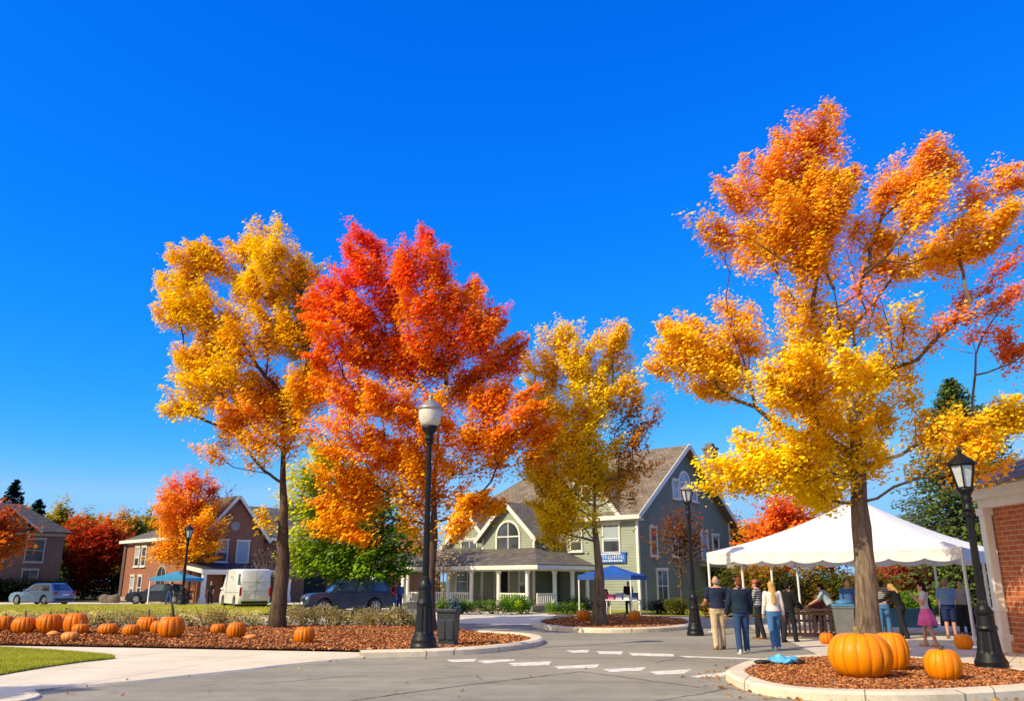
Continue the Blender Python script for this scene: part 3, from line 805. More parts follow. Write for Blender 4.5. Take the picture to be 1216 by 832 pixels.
# big orange tree at the right
zE = lambda x, y: (760+.6247*x, 100+.625*y)
cE = [(320,80,60,45),(352,42,22,25),(250,150,70,45),(300,170,80,60),(190,180,50,30),(340,200,70,50),(160,260,55,30),(230,290,70,38),(310,250,80,50),(330,310,60,50),(385,140,35,35),
 (545,105,32,38),(500,170,45,55),(565,150,50,40),(470,185,35,40),(530,215,40,35),(440,275,50,35),(490,320,60,35),(560,310,50,35),(622,195,26,30),(630,260,48,36),(665,240,36,36),(692,165,30,40),(708,215,22,22),(600,300,40,28),(680,320,28,14,.6,.95),
 (80,450,60,26),(110,490,66,40),(60,510,36,36),(150,530,56,45),(190,490,45,45),(130,565,38,20),(165,410,28,22),(205,432,22,16),
 (330,430,45,45,.8),(400,440,65,38,.7),(300,500,55,45,.8),(370,520,85,55,.75),(270,560,55,45,.8),(330,580,75,48,.75),(430,560,75,55,.7),(485,520,45,38,.7),(300,400,45,38,.8),(470,440,48,28,.7),
 (340,650,85,55,.75),(270,690,75,52,.85),(200,720,65,34),(160,742,36,20),(330,720,85,52,.75),(410,640,65,55,.7),(425,715,45,45,.7),(300,758,46,24),(350,772,40,20),
 (640,400,56,30,.7,.95),(690,388,22,18,.8,1),(600,430,45,26,.5,.9),(560,470,36,26,.4,.8),(700,480,36,36,.7,1),(722,500,18,26,.8,1),(650,455,28,18,.5,1),
 (560,650,55,42,.7,.35),(620,660,55,42,.8,.4),(680,630,56,36),(722,612,26,34),(640,705,45,28,.6,.5),(560,705,45,32,.5,.5),(505,590,36,36,.5),(400,330,40,60,.35,.9),(450,370,60,40,.35,.9)]
bE = G(1034, 783, .1)
kE = px_clumps((*bE, .1), cE, zE, .62, seed=3, zs=.968)
kE = settint(kE, lambda c: min(.78, max(0.02, (c[2]-4.0)/8.0*0.62+0.17+.10*max(0, -c[0]-2)/3)))
grow('maple_tree', 'tall airy orange and gold tree rising behind the largest yellow pumpkin', (*bE, .1),
     [(0, 0, 0), (.06, 0, 1.2), (.15, .05, 2.6), (.19, .05, 3.6), (.26, .1, 4.6), (.2, .1, 6.0), (.15, 0, 7.4)], kE,
     pal_grad(ORANGE, .2, nl=.2), 11, leaf=.076, per=265, spread=.165, dens=5.9, trunk_r=.255, bark='bark_grey', twig=.009)
# yellow tree at the left
zA = lambda x, y: (180+.553*x, 240+.553*y)
cA = [(250,45,32,22),(90,100,46,42),(130,110,36,38),(70,170,42,55),(60,240,40,32),(200,80,42,32),(260,110,55,46),(330,130,45,38),(180,150,50,36,.5),(230,180,55,46),(310,190,55,46),(100,200,55,46),(150,250,55,40),(120,320,55,46),(80,350,36,36),(60,430,36,26),(110,400,46,36),(200,290,55,46),(260,250,55,38),(300,280,46,46),(345,270,36,46),(170,370,55,36),(240,400,66,42,1,.55),(200,450,55,46,1,.6),(290,440,55,46,1,.5),(330,400,46,56,1,.4),(250,500,46,28,.8,.5),(180,480,28,26,1,.6),(125,530,22,18,.9,.6),(300,500,36,36,.5),(150,515,26,16,.5,.5),(225,548,22,16,.6,.5),(248,680,20,16,1,.3),(345,350,30,40)]
bA = (*G(330, 745, LB), LB)
kA = settint(px_clumps(bA, cA, zA, .62, seed=5, zs=.975), lambda c: .10+.22*max(0, min(1, (-c[0]+.5)/5))*max(0, (c[2]-6)/8)+.2*random.random())
grow('yellow_tree', 'tall yellow gold tree with a bare dark trunk in the long bed', bA,
     [(0, 0, 0), (0, 0, 2.0), (-.12, 0, 4.0), (-.25, 0, 5.4), (-.35, .05, 6.8), (-.5, .1, 8.2)], kA,
     pal_grad(ORANGE, .2, nl=.22), 12, leaf=.105, per=225, spread=.205, dens=5.6, trunk_r=.27, bark='bark', twig=.012, flare=1.35)
# red maple
cB = [(440,60,22,38),(480,90,28,36),(450,130,46,46),(590,75,22,38),(560,130,46,46),(520,170,56,56),(620,140,36,46),(690,180,28,32),(660,220,56,46),(740,250,32,32),(700,280,66,38),(770,310,32,28),(400,180,46,46),(370,220,38,46),(430,240,56,56),(500,250,56,56),(590,240,66,56),(640,310,76,46),(740,340,46,38),(390,300,46,56),(460,330,66,56),(550,330,66,56),(650,390,66,46),(740,420,56,46),(800,440,46,36),(832,490,30,32),(380,400,46,46,.7),(440,410,56,46),(520,430,56,46),(600,470,56,46),(690,490,56,36),(770,520,56,36),(822,540,28,22),(362,480,36,40,.6),(430,500,56,46,.8),(500,530,56,46),(580,560,56,46),(660,560,46,36,.7),(730,560,36,26,.7),(385,560,50,42,.75),(450,590,56,46,.8),(393,640,50,36,.8),(450,650,46,36,.7),(375,690,32,26,.8),(420,700,36,26),(540,620,56,36,.6),(610,630,56,36,.7),(690,640,46,26),(730,655,36,22),(640,690,36,26,.7),(560,680,46,26,.5)]
bB = (*G(511, 749, LB), LB)
REDS = [(0, '#ffbe1c'), (.25, '#ffa81e'), (.5, '#ff8a24'), (.75, '#ff6a30'), (1, '#fa5038')]
kB = settint(px_clumps(bB, cB, zA, .62, seed=6, zs=.98), lambda c: min(1, max(0, -.10+.92*(c[2]-3.5)/11.0+.30*max(0, (c[0]-1)/5))))
grow('red_maple', 'broad red maple fading to orange below, behind the tall street lamp', bB,
     [(0, 0, 0), (-.03, 0, 1.5), (.02, 0, 3.0), (.0, 0, 4.6), (.1, 0, 6.0), (.05, .1, 7.5)], kB,
     pal_grad(REDS, .2, nl=.42), 13, leaf=.105, per=235, spread=.205, dens=5.4, trunk_r=.17, bark='bark', twig=.012)
# yellow green tree on the island
cD = [(665,412,25,22),(735,396,16,16),(725,418,24,24),(690,432,30,25),(648,442,24,24),(643,482,20,24),(690,472,35,30),(735,462,28,28),(760,492,18,20,.8,.9),(650,522,24,24),(700,522,34,28),(750,527,26,18,.7,.9),(660,562,30,24),(710,562,34,24),(752,557,26,13,.7,.9),(660,602,28,24),(690,590,24,20,.6),(730,590,28,16,.5,.8),(665,630,18,16),(715,610,20,14,.4),(638,552,14,18),(690,620,24,16,.4),(648,620,14,14)]
bD = (*G(713, 741, .1), .1)
YG = [(0, '#f4e020'), (.2, '#ffdc20'), (.5, '#ffcc24'), (.75, '#e6a028'), (1, '#a86c2c')]
kD = settint(px_clumps(bD, cD, idc, .66, seed=7), lambda c: min(.95, max(0, .22+.20*max(0, (c[0]+.3)/2.4)+.22*(c[2]-4)/10)))
linden = grow('linden_tree', 'olive and yellow tree on the middle island before the green house', bD,
     [(0, 0, 0), (0, 0, 2.0), (-.1, 0, 3.4), (-.08, 0, 5.0)], kD,
     pal_grad(YG, .22, nl=.3), 14, leaf=.10, per=215, spread=.205, dens=5.4, trunk_r=.23, bark='bark_grey', twig=.012)
sh = dup(linden, (-13.0, 8.9, 0), 1.0, 'small yellow tree outside the left edge that shades the road corner', .5)
# green tree behind the red maple
cC = [(366,566,22,22,1,.8),(352,606,16,20,1,.75),(388,542,20,16,1,.8),(395,548,24,20,1,.75),(370,582,24,28,1,.7),(412,580,40,30),(450,592,30,30),(370,622,24,24,1,.6),(410,622,44,30),(455,627,30,30),(375,655,34,20,1,.5),(420,660,44,24),(465,655,24,24),(357,664,14,12,1,.6),(392,678,40,12),(440,680,34,12)]
bC = (*G(424, 726), 0)
GR = [(0, '#47721a'), (.35, '#7a9c22'), (.65, '#c2c42e'), (1, '#f0d238')]
kC = settint(px_clumps(bC, cC, idc, .75, seed=8, dscale=1.25), lambda c: .18+.1*random.random()+.10*max(0, -c[0])/2)
grow('green_tree', 'rounded green tree with yellowing left side above the dark suv', bC,
     [(0, 0, 0), (0, 0, 1.6), (0, 0, 3.2), (0, .1, 5.5), (0, .1, 7.0)], kC, pal_grad(GR, .25, nl=.25), 15, leaf=.19, per=62, spread=.36, dens=6.0, trunk_r=.17, bark='bark', twig=.016)
# small maple before the brick house
cF = [(200,588,10,14),(215,577,14,12),(236,574,14,10),(252,586,10,12),(205,602,20,15),(235,602,25,18),(210,626,24,16),(240,624,22,18),(200,650,16,14),(225,655,24,16),(247,650,15,15),(192,660,9,8),(220,610,28,20),(258,605,8,10)]
bF = (*G(222, 715.6), 0)
FI = [(0, '#fdbc28'), (.3, '#fca42a'), (.65, '#f8802e'), (1, '#e65a34')]
kF = settint(px_clumps(bF, cF, idc, .85, seed=9, dscale=1.2), lambda c: min(1, max(0, (c[2]-5.0)/6.4)))
grow('maple_tree', 'cone shaped maple with red top and orange skirt by the brick house', bF, [(0, 0, 0), (0, 0, 2.0), (0, 0, 4.5), (0, 0, 7.5)], kF,
     pal_grad(FI, .2), 16, leaf=.16, per=90, spread=.30, dens=5.5, trunk_r=.14, twig=.016)
def simple(name, label, u, v, t, wpx, top, bot, stops, seed, n=26, leaf=.24, per=44, group=None, z=0, dens=5.0, ry=1.0, spread=.4, trunk_r=.16, bark='bark', tint=lambda c, a: a, cat='tree', twig=.018):
    """a tree standing at the distance t along the view of column u; v of top and bottom of the crown, width in pixels"""
    Y = t; b = P(u, (top+bot)/2, Y); s = 1.06*Y/FPX
    zt = P(u, top, Y).z; zb = P(u, bot, Y).z; rx = wpx/2*s
    cl = [(c, r, d, tint(c, ti)) for c, r, d, ti in round_crown(rx, rx*ry, zb, zt, n, seed)]
    return grow(name, label, (b.x, b.y, 0), [(0, 0, 0), (0, 0, max(.4, zb*.9)), (0, 0, (zb+zt)/2), (0, 0, zb+(zt-zb)*.75)], cl, pal_grad(stops, .22, nl=.3), seed, leaf=leaf, per=per, spread=spread, dens=dens, trunk_r=trunk_r, bark=bark, group=group, cat=cat, twig=twig)
DR = [(0, '#6e1812'), (.4, '#a8301e'), (.75, '#d24c26'), (1, '#e0622c')]
simple('maple_tree', 'dark red round tree between the dark house and brick house', 106, 712, 80, 78, 610, 697, DR, 21, 34, dens=6)
simple('maple_tree', 'orange tree cut by the left edge of the photo', -4, 715, 58, 66, 604, 680, [(0, '#c8801c'), (.5, '#d8701c'), (1, '#b4461e')], 22, 22, dens=6)
simple('maple_tree', 'bright orange rounded tree behind the white marquee peak', 928, 705, 50, 84, 578, 690, [(0, '#e8921e'), (.4, '#ee7a1e'), (1, '#d4501e')], 23, 34, dens=6.5, leaf=.2)
simple('maple_tree', 'rusty red tree just right of the orange one behind marquee', 985, 705, 55, 66, 590, 690, [(0, '#b46a28'), (.5, '#c2582a'), (1, '#a03c2a')], 24, 22, dens=5, leaf=.2)
simple('ochre_tree', 'thin ochre tree at the right end of the green house', 882, 708, 58, 44, 602, 690, [(0, '#7a6a20'), (.5, '#a8842a'), (1, '#b87a3a')], 25, 20, dens=3.6, per=30, leaf=.2)
simple('ornamental_tree', 'sparse russet ornamental tree against the shaded gable wall', 806, 727, 42.5, 56, 600, 678, [(0, '#8a6a26'), (.45, '#7e4a22'), (1, '#5c2e20')], 26, 26, dens=4.2, per=22, leaf=.13, spread=.3, trunk_r=.07, twig=.011)
simple('ochre_shrub_tree', 'dense tan bush behind the tall lamp at the house side', 494, 722, 61, 52, 616, 704, [(0, '#9a6a22'), (.5, '#b88430'), (1, '#c89a48')], 27, 26, dens=5, per=44, leaf=.15, trunk_r=.1, cat='shrub')
simple('birch_tree', 'pale nearly leafless young tree before the porch wing', 527, 738, 40, 48, 620, 690, [(0, '#a8885a'), (1, '#cbb690')], 28, 18, dens=3.0, per=7, leaf=.11, trunk_r=.06, bark='bark_grey', twig=.012)
simple('bare_tree', 'leafless twiggy brown tree behind the white van', 316, 718, 55, 66, 648, 704, [(0, '#5a3a24'), (1, '#7a5030')], 29, 26, dens=3.4, per=5, leaf=.12, trunk_r=.09, bark='bark_grey', twig=.013)
simple('bare_tree', 'grey leafless tree top above the brick house roof', 266, 705, 88, 34, 572, 640, [(0, '#6a5a50'), (1, '#7e6a5c')], 30, 18, dens=3, per=4, leaf=.2, trunk_r=.14, bark='bark_grey', twig=.02)
simple('bare_tree', 'grey bare trees far behind right slope of marquee', 1082, 700, 80, 60, 604, 680, [(0, '#6e5a48'), (1, '#8a7058')], 31, 20, dens=3, per=6, leaf=.2, trunk_r=.14, bark='bark_grey', twig=.02)
conifer('spruce_tree', 'tall dark green conifer rising behind the right brick building', (P(1146, 570, 44).x, 44), P(1146, 446, 44).z, 5.8, 41, ('#14280e', '#5c6e2c'), 520, .17)
conifer('spruce_tree', 'dark pointed conifer at far left behind the dark house', (P(13, 610, 96).x, 96), P(13, 568, 96).z, 4.6, 42, ('#06140c', '#1c3420'), 120, .42)
conifer('spruce_tree', 'shorter dark conifer right of the pointed one at left', (P(42, 620, 102).x, 102), P(42, 592, 102).z, 4.6, 43, ('#081a0e', '#22381e'), 90, .45)
# woods behind the left houses: each crown its own tree
WD = [[(0, '#6a7426'), (.5, '#9a9630'), (1, '#bca438')], [(0, '#4a6a22'), (.5, '#76862a'), (1, '#9a9634')], [(0, '#94802a'), (.5, '#c09c38'), (1, '#d09a40')]]
w0 = []
for k in range(3):
    w0.append(simple('woodland_tree', ['olive green tree in the distant woods behind the left houses', 'mid green tree in the distant woods behind the left houses', 'tan gold tree in the distant woods behind the left houses'][k],
                     [64, 88, 140][k], 700, 112, 62, [602, 606, 604][k], 695, WD[k], 50+k, 20, leaf=.36, per=70, dens=4.4, spread=.5, trunk_r=.2, twig=.03, group='distant woods at left'))
for i, (u, Y, sc, k) in enumerate([(20, 118, .95, 0), (112, 120, 1.0, 2), (160, 115, .98, 1), (184, 122, .95, 0), (205, 118, .9, 2), (-40, 116, 1.0, 1), (-14, 122, 1.05, 2), (330, 120, .95, 0), (372, 118, 1.0, 1), (352, 125, 1.05, 2), (420, 118, .9, 0), (474, 110, .85, 1)]):
    dup(w0[k], (P(u, 640, Y).x, Y, 0), i*1.3, None, sc)
for i, (u, Y, sc, k) in enumerate([(866, 105, .85, 2), (905, 112, .8, 0), (1065, 108, .75, 2), (1110, 112, .75, 0), (1040, 118, .78, 1), (1180, 100, .8, 1), (1220, 96, .8, 2)]):
    t = dup(w0[k], (P(u, 640, Y).x, Y, 0), i*1.7, ['olive green tree far behind the white marquee', 'mid green tree far behind the white marquee', 'tan gold tree far behind the white marquee'][k], sc); t['group'] = 'far trees behind the marquee'
# hedge plants along the back of the long bed
DRY = pal_grad([(0, '#8e9260'), (.4, '#b8ae80'), (.8, '#d2be90'), (1, '#b49468')], .25, nl=.8)
sroot = []
for k in range(4):
    s_ = thing('bedding_shrub', ['low dry grey green shrub along the back edge of the long bed', 'low tan grassy shrub along the back edge of the long bed'][k % 2], 'shrub', (0, 0, LB), 0, 'low shrubs along the back of the bed')
    rg = random.Random(k); bl = [((rg.uniform(-.3, .3), rg.uniform(-.3, .3), rg.uniform(.12, .34)), (.3, .3, .24), rg.uniform(.1, .5)+.35*(k % 2)) for _ in range(7)]
    leafy('foliage', s_, bl, DRY, 60+k, .06, 130, up=.8)
    st = MB()
    for _ in range(12): st.tube([(rg.uniform(-.06, .06), rg.uniform(-.06, .06), -.02), (rg.uniform(-.35, .35), rg.uniform(-.35, .35), rg.uniform(.3, .55))], [.008, .004], 5)
    st.build('stem', M['bark_grey'], s_); sroot.append(s_)
us = [4, 22, 44, 70, 96, 104, 118, 127, 142, 158, 178, 208, 226, 243, 250, 262, 268, 285, 300, 345, 360, 374, 388, 401, 414, 428, 440, 455, 467, 480, 490]
for i, u in enumerate(us):
    p = G(u, 742.5+(.9 if u < 300 else 0)+random.uniform(-.6, .6), LB); k = i % 4 if u > 250 else (1, 3, 1, 0)[i % 4]
    s_ = sroot[i] if i < 4 else dup(sroot[k])
    s_.location = (p[0], p[1], LB); s_.rotation_euler.z = i*1.1; s_.scale = (random.uniform(.95, 1.35),)*2+(random.uniform(.85, 1.25)*(1.15 if u > 250 else 1.0),)
# clipped hedges and bushes by the green house
BOX = pal_grad([(0, '#2a4a12'), (.5, '#527a1e'), (1, '#9ab42e')], .25, nl=.6)
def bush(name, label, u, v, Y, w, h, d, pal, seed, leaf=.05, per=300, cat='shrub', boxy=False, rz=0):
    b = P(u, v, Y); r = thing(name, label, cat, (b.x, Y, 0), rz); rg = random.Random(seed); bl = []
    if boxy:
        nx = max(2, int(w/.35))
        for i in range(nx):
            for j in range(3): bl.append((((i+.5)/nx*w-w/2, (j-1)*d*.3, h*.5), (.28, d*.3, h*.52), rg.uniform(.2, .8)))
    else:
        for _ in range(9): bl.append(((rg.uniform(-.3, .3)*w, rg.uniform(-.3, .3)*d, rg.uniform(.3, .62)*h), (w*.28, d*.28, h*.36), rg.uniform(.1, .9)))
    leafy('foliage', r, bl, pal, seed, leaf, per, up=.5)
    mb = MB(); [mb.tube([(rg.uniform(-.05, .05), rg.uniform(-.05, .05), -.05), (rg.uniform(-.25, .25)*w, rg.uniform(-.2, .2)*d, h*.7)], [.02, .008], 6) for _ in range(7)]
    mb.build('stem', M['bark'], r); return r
bush('boxwood_hedge', 'long low clipped green hedge in front of the porch railing', 586, 733, 43.5, 3.7, .72, .9, BOX, 71, .06, 260, 'hedge', True, R(-6))
bush('boxwood_bush', 'round clipped green bush at the right end of the porch hedge', 619, 731, 44.0, 1.5, 1.0, 1.2, BOX, 72, .06, 300)
bush('boxwood_hedge', 'low clipped green hedge left of the island pumpkins', 671, 733, 43, 1.9, .62, .9, BOX, 73, .06, 260, 'hedge', True)
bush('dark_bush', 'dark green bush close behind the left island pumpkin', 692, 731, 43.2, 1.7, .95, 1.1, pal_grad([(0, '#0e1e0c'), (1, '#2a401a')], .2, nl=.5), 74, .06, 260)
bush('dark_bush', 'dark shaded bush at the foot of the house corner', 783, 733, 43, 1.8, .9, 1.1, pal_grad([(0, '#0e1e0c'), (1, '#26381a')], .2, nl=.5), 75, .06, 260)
bush('olive_bush', 'olive green bush just left of the middle street lamp', 806, 733, 42, 1.5, .95, 1.1, pal_grad([(0, '#3a4218'), (1, '#7e7a34')], .2, nl=.6), 76, .06, 260)
bush('porch_bush', 'loose leafy bush below the porch steps opening', 604, 722, 46.3, 1.1, 1.2, .9, BOX, 77, .06, 200)
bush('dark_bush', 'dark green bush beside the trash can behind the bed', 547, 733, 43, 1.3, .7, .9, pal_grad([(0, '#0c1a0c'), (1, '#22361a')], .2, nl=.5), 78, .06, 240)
# planting behind the marquee
FALL = pal_grad([(0, '#28360f'), (.35, '#565816'), (.7, '#86721f'), (1, '#a0641e')], .25, nl=.9)
for i, (u, Y, w, h, lab, pl) in enumerate([
    (850, 40, 3.0, 1.5, 'low olive hedge bush beyond the left marquee pole', FALL), (885, 42, 3.4, 2.6, 'golden olive bush seen between the strolling men', FALL), (915, 43, 2.4, 3.0, 'orange gold bush behind the woman in white', pal_grad([(0, '#a8701e'), (1, '#c88a2a')], .25, nl=.9)),
    (948, 42, 3.4, 2.5, 'olive bush seen through the middle of the marquee', FALL), (990, 43, 3.6, 2.7, 'mixed green gold bush behind the marquee table', FALL), (1030, 44, 3.2, 2.5, 'tan bush hidden partly by the big tree trunk', pal_grad([(0, '#6a5a2a'), (1, '#96763a')], .25, nl=.9)),
    (1062, 45, 3.0, 2.9, 'rosy red bush left of the long haired girl', pal_grad([(0, '#7a1a22'), (.6, '#b03a3e'), (1, '#c86a5a')], .25, nl=.8)), (1092, 45, 3.2, 2.9, 'bright crimson bush right behind the long haired girl', pal_grad([(0, '#7a1420'), (.6, '#b8303a'), (1, '#cc5a50')], .25, nl=.8)),
    (1126, 45, 2.6, 2.7, 'rust coloured bush behind the man in blue', pal_grad([(0, '#5a2a1a'), (1, '#a06a3a')], .25, nl=.8)), (1158, 45, 3.0, 2.9, 'dark green bush behind the right marquee corner', BOX), (1085, 41.5, 1.8, 1.3, 'small green bush low behind the girl', BOX)]):
    bush('garden_bush', lab, u, 712, Y, w, h, 1.8, pl, 90+i, .11, 120)
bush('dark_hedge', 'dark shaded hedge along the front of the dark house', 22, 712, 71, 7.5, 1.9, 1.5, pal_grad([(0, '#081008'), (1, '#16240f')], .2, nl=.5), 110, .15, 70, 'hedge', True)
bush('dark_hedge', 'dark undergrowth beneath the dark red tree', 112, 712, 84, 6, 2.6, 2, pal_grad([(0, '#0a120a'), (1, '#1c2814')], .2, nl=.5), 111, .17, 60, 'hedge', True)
# ------------------------------------------------------------------ buildings
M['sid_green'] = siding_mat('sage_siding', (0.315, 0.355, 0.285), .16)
M['sid_shade'] = siding_mat('shaded_sage_siding', (0.19, 0.225, 0.155), .16)  # sage siding again, shade put into its colour for walls turned from the sun
M['shingle'] = shingle_mat('brown_shingle', (0.225, 0.172, 0.125))
M['shingle_grey'] = shingle_mat('grey_shingle', (0.145, 0.122, 0.105))
M['shingle_dark'] = shingle_mat('dark_shingle', (0.06, 0.058, 0.065))
M['slate'] = shingle_mat('grey_slate', (0.27, 0.265, 0.27), .2)
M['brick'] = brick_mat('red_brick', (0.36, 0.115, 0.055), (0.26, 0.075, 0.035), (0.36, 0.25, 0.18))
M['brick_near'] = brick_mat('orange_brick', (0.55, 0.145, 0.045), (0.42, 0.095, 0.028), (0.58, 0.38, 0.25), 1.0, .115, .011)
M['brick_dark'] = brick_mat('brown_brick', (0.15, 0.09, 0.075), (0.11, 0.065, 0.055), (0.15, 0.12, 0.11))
M['trim_dark'] = plain('grey_trim', (0.30, 0.29, 0.28), .6)
M['porch_floor'] = plain('porch_floor', (0.30, 0.27, 0.23), .7)
M['dark_open'] = plain('dark_interior', (0.012, 0.012, 0.014), .9, .3)
M['sign_blue'] = plain('sign_blue', (0.02, 0.13, 0.52), .4, .15)
M['banner_white'] = plain('banner_white', (0.7, 0.72, 0.76), .6)
M['stone'] = plain('pale_stone', (0.40, 0.32, 0.24), .8, .3)
M['chim'] = brick_mat('chimney_brick', (0.25, 0.16, 0.13), (0.18, 0.12, 0.1), (0.3, 0.27, 0.24))

def basis(o, ux, n):
    ux = Vector(ux).normalized(); n = Vector(n).normalized()
    return Matrix(((ux.x, n.x, 0, o[0]), (ux.y, n.y, 0, o[1]), (0, 0, 1, o[2]), (0, 0, 0, 1)))
def window(parent, o, ux, n, w, h, frame='white_trim', pane='pane', rows=2, cols=1, fw=.09, arch=False, sill=True, blind=False):
    """frame standing out of the wall, pane set back inside it; o is the centre, n points outwards"""
    B = basis(o, ux, n); mb = MB(); d = .09
    if not arch:
        for sx in (-1, 1): mb.box((sx*(w/2-fw/2), d/2-.01, 0), (fw, d, h), B)
        for sz in (-1, 1): mb.box((0, d/2-.012, sz*(h/2-fw/2)), (w-2*fw, d-.004, fw), B)
        for r in range(1, rows): mb.box((0, d/2-.025, -h/2+h*r/rows), (w-2*fw, d-.03, fw*.55), B)
        for c in range(1, cols): mb.box((-w/2+w*c/cols, d/2-.03, 0), (fw*.4, d-.04, h-2*fw), B)
        if sill: mb.box((0, .075, -h/2-.035), (w+.16, .17, .07), B); mb.box((0, .06, h/2+.045), (w+.12, .13, .09), B)
    else:
        k = 14; hw = w/2; zs = h/2-hw
        for sx in (-1, 1): mb.box((sx*(hw-fw/2), d/2-.01, (zs-h/2)/2), (fw, d, zs+h/2), B)
        mb.box((0, d/2-.012, -h/2+fw/2), (w-2*fw, d-.004, fw), B); mb.box((0, d/2-.02, zs), (w-2*fw, d-.03, fw*.6), B); mb.box((0, d/2-.03, 0), (fw*.45, d-.04, h-2*fw), B)
        for i in range(k):
            a0, a1 = pi*i/k, pi*(i+1)/k
            q = [(cos(a)*r, y, zs+sin(a)*r) for y in (-.01, d-.01) for a, r in ((a0, hw), (a1, hw), (a1, hw-fw), (a0, hw-fw))]
            mb.add(q, [(0, 1, 2, 3), (7, 6, 5, 4), (0, 4, 5, 1), (2, 6, 7, 3)], B)
    f = mb.build('window', M[frame], parent, fix=True); pb = MB()
    if not arch: pb.box((0, .012, 0), (w-2*fw+.01, .03, h-2*fw+.01), B)
    else:
        k = 14; hw = w/2-fw*.6; zs = h/2-w/2
        pts = [(hw, -h/2+.04), *[(cos(pi*i/k)*hw, zs+sin(pi*i/k)*hw) for i in range(k+1)], (-hw, -h/2+.04)]
        pb.add([(a, .022, z) for a, z in pts], [tuple(range(len(pts)))], B)
    pb.build('pane', M[pane], f, fix=True)
    if not arch and pane == 'pane' and h > 1.2 and (int(o[0]*7+o[1]*5+o[2]*11) % 3): blind = True
    if blind:
        b2 = MB(); b2.box((0, .034, h*.16), (w-2*fw-.02, .01, h*.5), B); b2.build('blind', M['blind'], f)
    return f
def rakes(mb, pts, w=.22, th=.05):
    for a, b in zip(pts[:-1], pts[1:]): mb.bar(a, b, th, w)

# --- green house on the corner -------------------------------------------------
H = thing('corner_house', 'green sided corner house with steep gables and a white railed porch', 'house', (P(760, 722, 48).x, 48, 0), R(-40))
EZ, RZ, RY = 5.6, 10.15, 6.1; D2 = 12.2; HL = -15.0
sl = (RZ-EZ)/RY
mb = MB()   # main block, lit front and left side
mb.add([(HL, 0, -.1), (0, 0, -.1), (0, 0, EZ), (HL, 0, EZ)], [(0, 1, 2, 3)])
mb.add([(HL, D2, -.1), (HL, 0, -.1), (HL, 0, EZ), (HL, D2, EZ)], [(0, 1, 2, 3)])
mb.add([(0, D2, -.1), (HL, D2, -.1), (HL, D2, EZ), (0, D2, EZ)], [(0, 1, 2, 3)])
# cross gable on the front
mb.add([(-5.6, -.012, EZ-.3), (-1.2, -.012, EZ-.3), (-1.2, -.012, EZ), (-3.4, -.012, 8.3), (-5.6, -.012, EZ)], [(0, 1, 2, 3, 4)])
# front wing W1 and W2
mb.add([(-9.7, -2.5, -.1), (-5.6, -2.5, -.1), (-5.6, -2.5, 4.4), (-7.65, -2.5, 6.35), (-9.7, -2.5, 4.4)], [(0, 1, 2, 3, 4)])
mb.add([(-9.7, 0, -.1), (-9.7, -2.5, -.1), (-9.7, -2.5, 4.4), (-9.7, 0, 4.4)], [(0, 1, 2, 3)])
mb.add([(-13.9, -1.3, -.1), (-10.1, -1.3, -.1), (-10.1, -1.3, 4.1), (-12, -1.3, 5.95), (-13.9, -1.3, 4.1)], [(0, 1, 2, 3, 4)])
mb.add([(-13.9, 0, -.1), (-13.9, -1.3, -.1), (-13.9, -1.3, 4.1), (-13.9, 0, 4.1)], [(0, 1, 2, 3)])
mb.add([(-10.1, -1.3, -.1), (-10.1, 0, -.1), (-10.1, 0, 4.1), (-10.1, -1.3, 4.1)], [(0, 1, 2, 3)])
mb.build('wall', M['sid_green'], H)
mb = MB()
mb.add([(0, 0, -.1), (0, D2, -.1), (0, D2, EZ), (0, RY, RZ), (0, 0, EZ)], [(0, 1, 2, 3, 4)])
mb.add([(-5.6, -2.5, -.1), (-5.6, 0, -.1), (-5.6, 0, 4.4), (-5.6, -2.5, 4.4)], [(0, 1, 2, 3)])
tag(mb.build('wall', M['sid_shade'], H), 'sage gable wall with the shade put into its colour')
mb = MB(); oh = .45; ro = .5
e0 = EZ-sl*oh
mb.slab([(HL-ro, -oh, e0), (ro, -oh, e0), (ro, RY, RZ), (HL+4.6, RY, RZ)], .14)
mb.slab([(ro, D2+oh, e0), (HL-ro, D2+oh, e0), (HL+4.6, RY, RZ), (ro, RY, RZ)], .14)
mb.slab([(HL-ro, D2+oh, e0), (HL-ro, -oh, e0), (HL+4.6, RY, RZ)], .14)
xs = (8.3-EZ)/2.2
def cross(mb, xc, hw, ez, pz, yf, yb_e, yb_p, oh=.4, front=.4):
    s_ = (pz-ez)/hw
    for sg in (-1, 1):
        mb.slab([(xc+sg*(hw+oh), yf-front, ez-s_*oh), (xc, yf-front, pz+.02), (xc, yb_p, pz+.02), (xc+sg*(hw+oh), yb_e, ez-s_*oh)], .13)
cross(mb, -3.4, 2.2, EZ+.1, 8.4, 0, .2, 4.4)
cross(mb, -7.65, 2.05, 4.4, 6.35, -2.5, .1, 1.6)
cross(mb, -12, 1.9, 4.1, 5.95, -1.3, .1, 1.2)
rf = mb.build('roof', M['shingle'], H, fix=True)
mb = MB(); mb.box((-.9, 11.9, 9.2), (.75, .75, 3.2)); mb.box((-.9, 11.9, 10.75), (.92, .92, .14)); mb.box((-.9, 11.9, 10.95), (.5, .5, .3)); mb.box((-.9, 11.9, 7.0), (.9, .9, 3.0)); mb.build('chimney', M['chim'], rf)
mb = MB()   # trim: rakes, eaves, corner boards
rakes(mb, [(ro+.03, -oh-.05, e0-.06), (ro+.03, RY, RZ-.06), (ro+.03, D2+oh+.05, e0-.06)], .28)
mb.bar((HL-ro, -oh-.03, e0-.06), (ro, -oh-.03, e0-.06), .06, .24)
mb.bar((HL-ro, -.08, e0-.2), (ro, -.08, e0-.2), .16, .12)
